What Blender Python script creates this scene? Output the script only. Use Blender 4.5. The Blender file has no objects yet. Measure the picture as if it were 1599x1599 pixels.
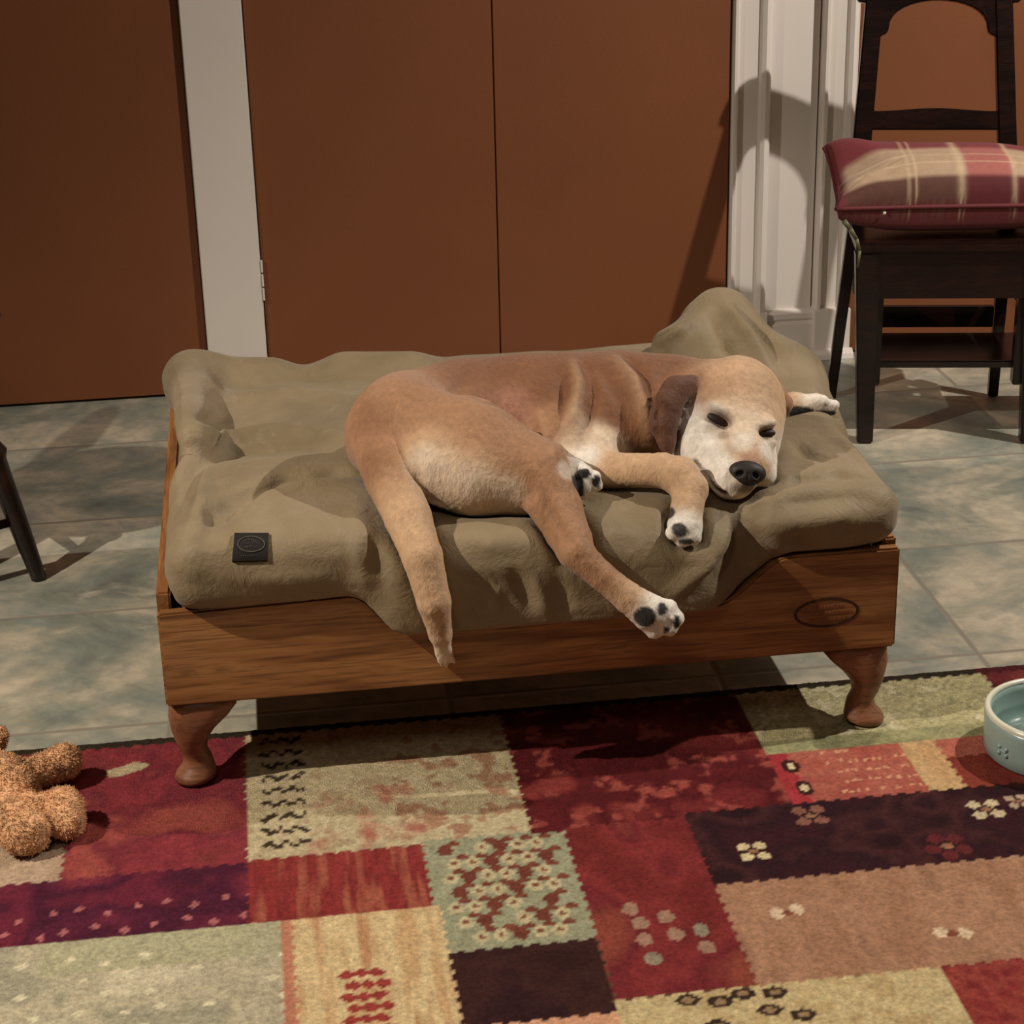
import bpy, bmesh, math, random
import numpy as np
from mathutils import Vector, Matrix
random.seed(3); rng = np.random.RandomState(5)
C = bpy.context.scene.collection
S = bpy.context.scene
# ---------------------------------------------------------------- camera
CAM = np.array([0.0, 0.0, 1.32]); FPX = 3035.0
def cam_axes(yaw, pitch, roll):
    cy, sy, cp, sp = math.cos(yaw), math.sin(yaw), math.cos(pitch), math.sin(pitch)
    f = np.array([sy*cp, cy*cp, -sp]); r = np.array([cy, -sy, 0.0]); u = np.cross(r, f)
    return r*math.cos(roll)+u*math.sin(roll), -r*math.sin(roll)+u*math.cos(roll), f
CR, CU, CF = cam_axes(math.radians(7.296), math.radians(22.2385), math.radians(-1.4195))
cd = bpy.data.cameras.new('camera'); co = bpy.data.objects.new('camera', cd); C.objects.link(co)
cd.sensor_width = 36; cd.sensor_fit = 'HORIZONTAL'; cd.lens = FPX/1599*36; cd.clip_end = 30
co.matrix_world = Matrix(((CR[0], CU[0], -CF[0], CAM[0]), (CR[1], CU[1], -CF[1], CAM[1]), (CR[2], CU[2], -CF[2], CAM[2]), (0, 0, 0, 1)))
S.camera = co
def at(x, y, Y=None, z=None):
    """point of the place seen at photo pixel x, y, at depth Y or height z (metres)"""
    d = CF*FPX+CR*(x-800)-CU*(y-800)
    t = (Y-CAM[1])/d[1] if Y is not None else (z-CAM[2])/d[2]
    return CAM+t*d
# ---------------------------------------------------------------- world, lights, exposure
w = bpy.data.worlds.new('world'); S.world = w; w.use_nodes = True
w.node_tree.nodes['Background'].inputs[0].default_value = (1.0, 0.78, 0.55, 1)
w.node_tree.nodes['Background'].inputs[1].default_value = 0.02
def spot(name, loc, aim, power, color, cone, blend=0.6, radius=0.02):
    d = bpy.data.lights.new(name, 'SPOT'); d.energy = power; d.color = color; d.spot_size = math.radians(cone)
    d.spot_blend = blend; d.shadow_soft_size = radius
    o = bpy.data.objects.new(name, d); C.objects.link(o); o.location = loc
    o.rotation_euler = (Vector(aim)-Vector(loc)).to_track_quat('-Z', 'Y').to_euler()
    return o
spot('downlight_left', (-1.75, 1.78, 2.15), (-0.05, 2.25, 0.0), 150, (1.0, 0.88, 0.75), 80, 1.0)
spot('fill_front', (-0.30, 0.9, 2.3), (0.2, 2.2, 0.0), 14, (1.0, 0.88, 0.75), 90, 1.0, .35)  # added soft fill for the fronts, not a real fixture
spot('downlight_right', (2.30, 2.45, 2.25), (1.15, 3.2, 0.2), 112, (1.0, 0.92, 0.83), 130, 0.7)
S.view_settings.view_transform = 'Standard'; S.view_settings.look = 'None'; S.view_settings.gamma = 1
S.view_settings.exposure = 1.02; S.view_settings.use_curve_mapping = False

# ---------------------------------------------------------------- helpers
def tag(o, label=None, cat=None, group=None, kind=None):
    if label: o['label'] = label
    if cat: o['category'] = cat
    if group: o['group'] = group
    if kind: o['kind'] = kind
    return o
def empty(name, loc=(0, 0, 0), rz=0):
    o = bpy.data.objects.new(name, None); C.objects.link(o); o.location = loc; o.rotation_euler = (0, 0, rz); o.empty_display_size = .05
    return o
def link(name, me, mat, parent=None, smooth=False):
    """link one mesh; its vertices are in world space, or in the parent's space once parented"""
    o = bpy.data.objects.new(name, me); C.objects.link(o)
    if mat: me.materials.append(mat)
    if smooth: me.polygons.foreach_set('use_smooth', [True]*len(me.polygons))
    if parent is not None:
        o.parent = parent
        root = parent
        while root.parent: root = root.parent
        if root.type == 'EMPTY' and parent is root:
            o.matrix_parent_inverse = (Matrix.Translation(root.location) @ Matrix.Rotation(root.rotation_euler.z, 4, 'Z')).inverted() if root.get('_world') else Matrix.Identity(4)
    return o
def from_bm(name, bm, mat, parent=None, smooth=False, bevel=0, seg=2):
    bmesh.ops.recalc_face_normals(bm, faces=bm.faces)
    if bevel:
        bmesh.ops.remove_doubles(bm, verts=bm.verts, dist=1e-6)
        es = [e for e in bm.edges if len(e.link_faces) == 2 and e.calc_face_angle(0) > 0.6]
        bmesh.ops.bevel(bm, geom=es, offset=bevel, segments=seg, affect='EDGES', clamp_overlap=True)
    me = bpy.data.meshes.new(name); bm.to_mesh(me); bm.free()
    return link(name, me, mat, parent, smooth)
def box(bm, x0, x1, y0, y1, z0, z1, M=None):
    vs = [bm.verts.new((M @ Vector((x, y, z))) if M else (x, y, z)) for x in (x0, x1) for y in (y0, y1) for z in (z0, z1)]
    for f in ((0, 1, 3, 2), (4, 6, 7, 5), (0, 4, 5, 1), (2, 3, 7, 6), (0, 2, 6, 4), (1, 5, 7, 3)): bm.faces.new([vs[i] for i in f])
def prism(bm, pts, d, M=None):
    """pts: outline in 3-D (planar), d: extrusion vector"""
    d = Vector(d); a = [Vector(p) for p in pts]; b = [p+d for p in a]
    if M: a = [M @ p for p in a]; b = [M @ p for p in b]
    va = [bm.verts.new(p) for p in a]; vb = [bm.verts.new(p) for p in b]; n = len(pts)
    bm.faces.new(va); bm.faces.new(vb[::-1])
    for i in range(n): bm.faces.new((va[i], vb[i], vb[(i+1) % n], va[(i+1) % n]))
def bar(bm, a, b, w, h, w2=None, h2=None, side=(1, 0, 0)):
    """rectangular bar from a to b; w along side, h across"""
    a, b = Vector(a), Vector(b); t = (b-a).normalized(); s = Vector(side); s = (s-t*s.dot(t)).normalized(); n = t.cross(s)
    w2 = w if w2 is None else w2; h2 = h if h2 is None else h2
    va = [bm.verts.new(a+s*w*i/2+n*h*j/2) for i, j in ((-1, -1), (1, -1), (1, 1), (-1, 1))]
    vb = [bm.verts.new(b+s*w2*i/2+n*h2*j/2) for i, j in ((-1, -1), (1, -1), (1, 1), (-1, 1))]
    bm.faces.new(va[::-1]); bm.faces.new(vb)
    for i in range(4): bm.faces.new((va[i], va[(i+1) % 4], vb[(i+1) % 4], vb[i]))
def sweep(bm, pts, radii, n=16, sx=1.0, sy=1.0):
    """tube through pts with a radius for each point (round section)"""
    P = [Vector(p) for p in pts]; rings = []; s = None
    for i, p in enumerate(P):
        t = (P[min(i+1, len(P)-1)]-P[max(i-1, 0)]).normalized()
        if s is None: s = t.orthogonal().normalized()
        s = (s-t*s.dot(t)).normalized(); q = t.cross(s)
        rings.append([bm.verts.new(p+(s*math.cos(k*2*math.pi/n)*sx+q*math.sin(k*2*math.pi/n)*sy)*radii[i]) for k in range(n)])
    for a, b in zip(rings, rings[1:]):
        for k in range(n): bm.faces.new((a[k], a[(k+1) % n], b[(k+1) % n], b[k]))
    bm.faces.new(rings[0][::-1]); bm.faces.new(rings[-1])
def lathe(bm, prof, c=(0, 0, 0), n=64):
    rings = [[bm.verts.new((c[0]+r*math.cos(k*2*math.pi/n), c[1]+r*math.sin(k*2*math.pi/n), c[2]+z)) for k in range(n)] for r, z in prof]
    for a, b in zip(rings, rings[1:]):
        for k in range(n): bm.faces.new((a[k], a[(k+1) % n], b[(k+1) % n], b[k]))
    return rings
def np_mesh(name, V, F):
    me = bpy.data.meshes.new(name); me.from_pydata(V.tolist(), [], F.tolist() if hasattr(F, 'tolist') else F); me.update(); return me
def set_color(me, col, name='col'):
    a = me.color_attributes.new(name, 'FLOAT_COLOR', 'POINT')
    a.data.foreach_set('color', np.concatenate([col, np.ones((len(col), 1))], 1).astype(np.float32).ravel())

# ---- materials
def srgb(r, g, b):
    return tuple(((c/255)/12.92 if c/255 <= .04045 else ((c/255+.055)/1.055)**2.4) for c in (r, g, b))
class NT:
    def __init__(s, name):
        s.m = bpy.data.materials.new(name); s.m.use_nodes = True; s.t = s.m.node_tree; s.b = s.t.nodes['Principled BSDF']
    def n(s, typ, **k):
        o = s.t.nodes.new(typ)
        for a, v in k.items():
            if a.startswith('i_'): o.inputs[a[2:].replace('_', ' ')].default_value = v
            else: setattr(o, a, v)
        return o
    def l(s, a, b): s.t.links.new(a, b)
    def coord(s, scale=(1, 1, 1), rot=(0, 0, 0), out='Object'):
        tc = s.n('ShaderNodeTexCoord'); mp = s.n('ShaderNodeMapping'); mp.inputs['Scale'].default_value = scale; mp.inputs['Rotation'].default_value = rot
        s.l(tc.outputs[out], mp.inputs[0]); return mp.outputs[0]
    def noise(s, vec, scale, detail=4, rough=.55, dist=0):
        o = s.n('ShaderNodeTexNoise'); o.inputs['Scale'].default_value = scale; o.inputs['Detail'].default_value = detail
        o.inputs['Roughness'].default_value = rough; o.inputs['Distortion'].default_value = dist; s.l(vec, o.inputs['Vector']); return o.outputs['Fac']
    def ramp(s, fac, stops):
        o = s.n('ShaderNodeValToRGB'); e = o.color_ramp.elements
        while len(e) < len(stops): e.new(.5)
        for x, (p, c) in zip(e, stops): x.position = p; x.color = (*c, 1) if len(c) == 3 else c
        s.l(fac, o.inputs[0]); return o.outputs[0]
    def mix(s, fac, a, b, typ='MIX'):
        o = s.n('ShaderNodeMix', data_type='RGBA', blend_type=typ)
        for sock, v in ((o.inputs['Factor'], fac), (o.inputs[6], a), (o.inputs[7], b)):
            if hasattr(v, 'is_linked'): s.l(v, sock)
            else: sock.default_value = (*v, 1) if isinstance(v, tuple) else v
        return o.outputs[2]
    def bump(s, h, strength=.3, dist=.002, normal=None):
        o = s.n('ShaderNodeBump'); o.inputs['Strength'].default_value = strength; o.inputs['Distance'].default_value = dist
        s.l(h, o.inputs['Height'])
        if normal: s.l(normal, o.inputs['Normal'])
        return o.outputs[0]
    def done(s, col=None, rough=.6, normal=None, spec=.5, **k):
        if col is not None:
            if isinstance(col, tuple): s.b.inputs['Base Color'].default_value = (*col, 1)
            else: s.l(col, s.b.inputs['Base Color'])
        if isinstance(rough, float): s.b.inputs['Roughness'].default_value = rough
        else: s.l(rough, s.b.inputs['Roughness'])
        s.b.inputs['Specular IOR Level'].default_value = spec
        if normal: s.l(normal, s.b.inputs['Normal'])
        for a, v in k.items(): s.b.inputs[a.replace('_', ' ')].default_value = v
        return s.m
def G(v): return (v, v, v)

def m_paint(name, col, rough=.6, bump=.25, var=.08, spec=.4):
    t = NT(name); c = t.coord(); n = t.noise(c, 3, 3); n2 = t.noise(c, 160, 2)
    lo = tuple(x*(1-var) for x in col); hi = tuple(min(1, x*(1+var)) for x in col)
    return t.done(t.ramp(n, [(.3, lo), (.7, hi)]), rough, t.bump(n2, bump, .0006), spec)
M_orange = m_paint('orange_brown_paint', srgb(120, 70, 40), .55, .35, .06)
M_white = m_paint('off_white_gloss_paint', srgb(220, 211, 202), .35, .08, .03, .5)
M_wallwhite = m_paint('cream_wall_paint', srgb(208, 190, 176), .7, .2, .03)
M_dark = m_paint('dark_gap', srgb(30, 20, 14), .8, .1)
M_ceil = m_paint('ceiling_paint', srgb(150, 138, 122), .8, .1)

def m_tile():
    t = NT('slate_tile')
    tc = t.n('ShaderNodeTexCoord'); sep = t.n('ShaderNodeSeparateXYZ'); t.l(tc.outputs['Object'], sep.inputs[0])
    def M(op, a, b=None):
        o = t.n('ShaderNodeMath', operation=op)
        for i, v in enumerate((a, b)):
            if v is None: continue
            if hasattr(v, 'is_linked'): t.l(v, o.inputs[i])
            else: o.inputs[i].default_value = v
        return o.outputs[0]
    TS = .4
    u = M('DIVIDE', M('SUBTRACT', sep.outputs[0], 1.022-4), TS); v = M('DIVIDE', M('SUBTRACT', sep.outputs[1], 2.91-4), TS)
    fu, fv = M('FRACT', u), M('FRACT', v)
    d = M('MINIMUM', M('MINIMUM', fu, M('SUBTRACT', 1, fu)), M('MINIMUM', fv, M('SUBTRACT', 1, fv)))
    grout = t.ramp(d, [(.006, G(1)), (.014, G(0))])
    cmb = t.n('ShaderNodeCombineXYZ'); t.l(M('FLOOR', u), cmb.inputs[0]); t.l(M('FLOOR', v), cmb.inputs[1])
    wn = t.n('ShaderNodeTexWhiteNoise', noise_dimensions='3D'); t.l(cmb.outputs[0], wn.inputs[0])
    # per-tile offset of the slate pattern
    off = t.n('ShaderNodeVectorMath', operation='MULTIPLY_ADD'); t.l(wn.outputs['Color'], off.inputs[0]); off.inputs[1].default_value = (7, 7, 7); t.l(tc.outputs['Object'], off.inputs[2])
    mp = t.n('ShaderNodeMapping'); t.l(off.outputs[0], mp.inputs[0]); mp.inputs['Scale'].default_value = (1, 1.15, 1); mp.inputs['Rotation'].default_value = (0, 0, .5)
    n1 = t.noise(mp.outputs[0], 3.6, 6, .6, .8); n2 = t.noise(mp.outputs[0], 8, 6, .6, .5); n3 = t.noise(mp.outputs[0], 40, 4, .6)
    base = t.ramp(n1, [(.30, srgb(98, 102, 96)), (.42, srgb(134, 138, 124)), (.52, srgb(170, 164, 144)), (.62, srgb(196, 184, 160)), (.75, srgb(142, 148, 136))])
    col = t.mix(t.ramp(n2, [(.45, G(0)), (.62, G(.55))]), base, srgb(116, 128, 122))
    col = t.mix(t.ramp(n2, [(.28, G(.6)), (.42, G(0))]), col, srgb(206, 196, 174))
    col = t.mix(t.ramp(n3, [(.3, G(.25)), (.6, G(0))]), col, srgb(80, 84, 80))
    col = t.mix(grout, col, srgb(136, 130, 116))
    h = t.mix(.5, n2, n3); h2 = t.mix(grout, h, (0, 0, 0))
    return t.done(col, t.ramp(n2, [(.3, G(.32)), (.7, G(.5))]), t.bump(h2, .35, .004), .5)
M_tile = m_tile()
def m_oak(name, a, b, c, rough=.38, scale=1.0, along='x'):
    q = (lambda p: p) if along == 'x' else (lambda p: (p[1], p[0], p[2]))
    t = NT(name); v = t.coord(q((2.2*scale, 22*scale, 22*scale))); n = t.noise(v, 1.6, 6, .6, .9)
    v2 = t.coord(q((6, 160, 160))); n2 = t.noise(v2, 2.0, 3, .6, .2); v3 = t.coord(q((1, 3, 3))); n3 = t.noise(v3, 2.2, 3)
    col = t.ramp(n, [(.28, a), (.46, b), (.58, c), (.70, a)])
    col = t.mix(t.ramp(n2, [(.34, G(.55)), (.5, G(0))]), col, tuple(x*.45 for x in a))
    col = t.mix(t.ramp(n3, [(.4, G(0)), (.65, G(.35))]), col, a)
    return t.done(col, rough, t.bump(n2, .25, .0008), .5)
M_oak = m_oak('oak_stained', srgb(100, 62, 34), srgb(152, 102, 58), srgb(176, 126, 76))
M_oakside = m_oak('oak_stained_side', srgb(100, 62, 34), srgb(152, 102, 58), srgb(176, 126, 76), along='y')
M_oakleg = m_oak('oak_leg', srgb(100, 62, 42), srgb(132, 86, 60), srgb(146, 98, 70), .4)
M_mahog = m_oak('dark_mahogany', srgb(15, 7, 6), srgb(24, 11, 9), srgb(36, 16, 12), .25)
def m_attr(name, rough=.8, bumpscale=300, bstr=.5, bdist=.002, stretch=(1, 1, 1), var=.25, sheen=0., vs=60, spec=.3):
    t = NT(name); a = t.n('ShaderNodeVertexColor', layer_name='col'); c = t.coord(stretch)
    n = t.noise(c, bumpscale, 4, .6); n2 = t.noise(c, vs, 4, .65)
    col = t.mix(1.0, a.outputs[0], t.ramp(n2, [(.25, G(1-var)), (.75, G(1+var))]), 'MULTIPLY')
    return t.done(col, rough, t.bump(n, bstr, bdist), spec, Sheen_Weight=sheen)
M_fur = m_attr('golden_fur', .62, 230, .5, .004, (1, 1, .5), .18, .15, 130, .25)
M_rug = m_attr('rug_pile', .95, 420, .9, .004, (1, 1, 1), .34, .0, 170, .1)
M_plush = m_attr('plush_pile', .9, 150, 1.0, .006, (1, 1, 1), .3, .2, 110, .15)
def m_canvas():
    t = NT('olive_waxed_canvas'); c = t.coord(); n1 = t.noise(c, 4, 4, .6, .4); n2 = t.noise(c, 28, 5, .65, .6); n3 = t.noise(t.coord((700, 700, 700)), 1, 2)
    col = t.ramp(n1, [(.3, srgb(106, 92, 66)), (.55, srgb(130, 114, 86)), (.75, srgb(142, 126, 102))])
    col = t.mix(t.ramp(n2, [(.55, G(0)), (.78, G(.3))]), col, srgb(158, 142, 118))
    nb = t.bump(n2, .45, .009); nb = t.bump(n3, .15, .0006, nb)
    return t.done(col, .62, nb, .35, Sheen_Weight=.12)
M_canvas = m_canvas()
M_black = m_paint('black_fabric', srgb(20, 15, 11), .8, .2)
M_grey = m_paint('grey_stitching', srgb(76, 72, 60), .7, .2)
M_glaze = m_paint('pale_green_glaze', srgb(140, 164, 158), .25, .1, .05, .6)
M_rim = m_paint('cream_glaze', srgb(206, 206, 186), .25, .05, .03, .6)
M_nose = m_paint('black_nose', srgb(42, 36, 34), .55, .9, .1, .3)
M_eye = m_paint('closed_eyelid', srgb(46, 32, 26), .5, .3, .1, .3)
def m_water():
    t = NT('water'); return t.done((.85, .95, .93), .02, None, .5, Transmission_Weight=1.0, IOR=1.33)
M_water = m_water()

# ---- signed-distance modelling: organic bodies as one continuous surface
def sphere_d(P, c): return np.sqrt(((P-c)**2).sum(-1))
def cone_d(P, a, b, ra, rb, flat=None):
    a = np.asarray(a, float); b = np.asarray(b, float); d = b-a; L = max(float(d@d), 1e-12); q = P-a
    t = np.clip((q@d)/L, 0, 1)
    v = q-t[..., None]*d
    if flat is not None: n, s = flat; v = v+((v@n)*(s-1))[..., None]*n
    return np.sqrt((v**2).sum(-1))-(ra+(rb-ra)*t)
def ell_d(P, c, R, A=None):
    q = P-np.asarray(c)
    if A is not None: q = q@A           # columns of A are the ellipsoid's axes
    R = np.asarray(R, float); k0 = np.sqrt(((q/R)**2).sum(-1)); k1 = np.sqrt(((q/R**2)**2).sum(-1))+1e-9
    return k0*(k0-1)/k1
def rbox_d(P, c, h, r):
    q = np.abs(P-np.asarray(c))-(np.asarray(h)-r)
    return np.sqrt((np.maximum(q, 0)**2).sum(-1))+np.minimum(q.max(-1), 0)-r
def smin(a, b, k):
    h = np.maximum(k-np.abs(a-b), 0)/k
    return np.minimum(a, b)-h*h*k*.25
def smax(a, b, k): return -smin(-a, -b, k)
def surface(fn, lo, hi, h, newton=2):
    """surface nets over fn(P) < 0, coarse-to-fine"""
    lo = np.array(lo, float); hi = np.array(hi, float); n = np.ceil((hi-lo)/h).astype(int)+1
    bs = 8; nb = (n+bs-1)//bs
    F = np.full(tuple(nb*bs), 1.0, np.float32)
    cs = np.stack(np.meshgrid(*[np.arange(k) for k in nb], indexing='ij'), -1).reshape(-1, 3)
    cen = lo+(cs*bs+(bs-1)/2)*h; dc = fn(cen); R = bs*h*.95
    loc = np.stack(np.meshgrid(*[np.arange(bs)]*3, indexing='ij'), -1).reshape(-1, 3)
    act = cs[np.abs(dc) < R*1.35]; ins = cs[dc <= -R*1.35]
    for c in ins: F[c[0]*bs:(c[0]+1)*bs, c[1]*bs:(c[1]+1)*bs, c[2]*bs:(c[2]+1)*bs] = -1
    for i in range(0, len(act), 400):
        a = act[i:i+400]; P = lo+(a[:, None, :]*bs+loc[None])*h; d = fn(P.reshape(-1, 3)).reshape(len(a), bs, bs, bs)
        for c, dd in zip(a, d): F[c[0]*bs:(c[0]+1)*bs, c[1]*bs:(c[1]+1)*bs, c[2]*bs:(c[2]+1)*bs] = dd
    s = F < 0
    nx, ny, nz = F.shape
    cnt = np.zeros((nx-1, ny-1, nz-1), np.int8); corner = [(i, j, k) for i in (0, 1) for j in (0, 1) for k in (0, 1)]
    for i, j, k in corner: cnt += s[i:nx-1+i, j:ny-1+j, k:nz-1+k]
    cells = np.argwhere((cnt > 0) & (cnt < 8)); idx = -np.ones(cnt.shape, np.int64); idx[tuple(cells.T)] = np.arange(len(cells))
    acc = np.zeros((len(cells), 3)); num = np.zeros(len(cells))
    for ax in range(3):
        for i, j, k in corner:
            if (i, j, k)[ax]: continue
            e = [i, j, k]; e[ax] = 1
            a = cells+(i, j, k); b = cells+tuple(e); fa = F[tuple(a.T)].astype(float); fb = F[tuple(b.T)].astype(float)
            m = (fa < 0) != (fb < 0); t = np.where(m, fa/np.where(m, fa-fb, 1), 0)
            p = np.array((i, j, k), float)[None]+0*t[:, None]; p[:, ax] += t
            acc += np.where(m[:, None], p, 0); num += m
    V = lo+(cells+acc/num[:, None])*h
    quads = []
    for ax in range(3):
        o1, o2 = [(1, 2), (2, 0), (0, 1)][ax]
        sl = [slice(1, None)]*3; sl[ax] = slice(0, -1); A = s[tuple(sl)]; sl2 = [slice(1, None)]*3; B = s[tuple(sl2)]
        sh = [min(x, y) for x, y in zip(A.shape, B.shape)]; A = A[:sh[0], :sh[1], :sh[2]]; B = B[:sh[0], :sh[1], :sh[2]]
        for fl in (False, True):
            g = np.argwhere((A & ~B) if not fl else (~A & B))
            g = g+1; g[:, ax] -= 1
            d1 = np.zeros(3, int); d1[o1] = 1; d2 = np.zeros(3, int); d2[o2] = 1
            ok = np.all((g < np.array(cnt.shape)) & (g >= 1-np.eye(3, dtype=int)[ax]), 1); g = g[ok]
            q = np.stack([idx[tuple((g-d1-d2).T)], idx[tuple((g-d2).T)], idx[tuple(g.T)], idx[tuple((g-d1).T)]], 1)
            if fl: q = q[:, ::-1]
            quads.append(q)
    Q = np.concatenate(quads); Q = Q[(Q >= 0).all(1)]
    for _ in range(newton):
        g, d = grad(fn, V, h*.4); V = V-g*np.clip(d, -h, h)[:, None]
    return V, Q
def grad(fn, V, e):
    d = fn(V); g = np.stack([fn(V+np.eye(3)[i]*e)-fn(V-np.eye(3)[i]*e) for i in range(3)], 1)/(2*e)
    return g/np.maximum(np.linalg.norm(g, axis=1), 1e-6)[:, None], d
def hit(fn, x, y, tmax=6):
    """first point of the body met along the line of sight through a photo pixel"""
    d = CF*FPX+CR*(x-800)-CU*(y-800); d = d/np.linalg.norm(d); t = 1.8
    for _ in range(120):
        s = float(fn((CAM+t*d)[None])[0]); t += s*.8
        if s < 3e-4 or t > tmax: break
    return CAM+t*d
def wobble(P, f, seed=0):
    r = np.random.RandomState(seed); o = np.zeros(len(P))
    for i in range(7):
        k = r.normal(size=3); k = k/np.linalg.norm(k)*f*(.6+.9*r.rand()); o += np.sin(P@k+r.rand()*6.28)
    return o/7

# ---------------------------------------------------------------- the room
def st(name, bm, mat, bevel=0): return tag(from_bm(name, bm, mat, None, False, bevel), kind='structure')
b = bmesh.new(); box(b, -2.6, 3.0, -1.6, 4.1, -.1, 0); st('floor', b, M_tile)
WY = 3.98
b = bmesh.new(); box(b, -2.6, 3.0, WY+.03, WY+.15, 0, 2.5); st('wall_back', b, M_wallwhite)
b = bmesh.new(); box(b, -2.7, -2.6, -1.6, 4.1, 0, 2.5); st('wall_left', b, M_orange)
b = bmesh.new(); box(b, 3.0, 3.1, -1.6, 4.1, 0, 2.5); st('wall_right', b, M_wallwhite)
b = bmesh.new(); box(b, -2.6, 3.0, -1.7, -1.6, 0, 2.5); st('wall_front', b, M_wallwhite)
b = bmesh.new(); box(b, -2.6, 3.0, -1.6, 4.1, 2.4, 2.5); st('ceiling', b, M_ceil)
def door(name, x0, x1):
    b = bmesh.new(); box(b, x0, x1, WY, WY+.03, .006, 2.1); return st(name, b, M_orange, .0015)
door('door_1', -.95, -.1305)
door('door_2', -.0035, .4925); door('door_3', .4945, .989)
door('door_4', 1.262, 2.05)
b = bmesh.new(); box(b, -.1285, -.0055, WY-.012, WY+.04, 0, 2.1); st('trim_1', b, M_white, .002)
# hinge on the post
h = empty('trim_hinge'); bpy.data.objects.remove(h)
b = bmesh.new()
for z in (.215, .245, .275): box(b, -.0055, -.0012, WY-.013, WY-.004, z-.013, z+.013)
st('trim_2', b, M_white, .001)
def casing(name, x0, x1):
    """door casing: flat board with a raised bead at each edge, on a plinth block"""
    w = x1-x0
    prof = [(0, .0), (0, .026), (.004, .031), (.010, .031), (.014, .024), (.017, .016), (w-.026, .020), (w-.022, .028), (w-.014, .033), (w-.006, .030), (w, .022), (w, 0)]
    b = bmesh.new(); prism(b, [(x0+x, WY-y+.02, .106) for x, y in prof], (0, 0, 2.1)); st(name, b, M_white)
    b = bmesh.new(); box(b, x0-.003, x1+.003, WY-.018, WY+.03, 0, .108); return b
st('trim_4', casing('trim_3', .992, 1.076), M_white, .002)
st('trim_6', casing('trim_5', 1.186, 1.262), M_white, .002)
b = bmesh.new(); prism(b, [(1.079, WY+.03, 0), (1.079, WY-.006, 0), (1.079, WY-.006, .075), (1.079, WY+.001, .082), (1.079, WY-.004, .088), (1.079, WY-.002, .099), (1.079, WY+.012, .106), (1.079, WY+.03, .106)], (.104, 0, 0))
st('baseboard_back', b, M_white)
b = bmesh.new(); prism(b, [(.97, WY-.018, 0), (.97, WY-.036, 0), (.97, WY-.033, .010), (.97, WY-.024, .017), (.97, WY-.018, .019)], (.30, 0, 0))
st('trim_7', b, M_white)
b = bmesh.new(); box(b, 1.079, 1.183, WY+.018, WY+.03, 0.1, 2.2); st('wall_panel_back', b, M_white)

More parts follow.
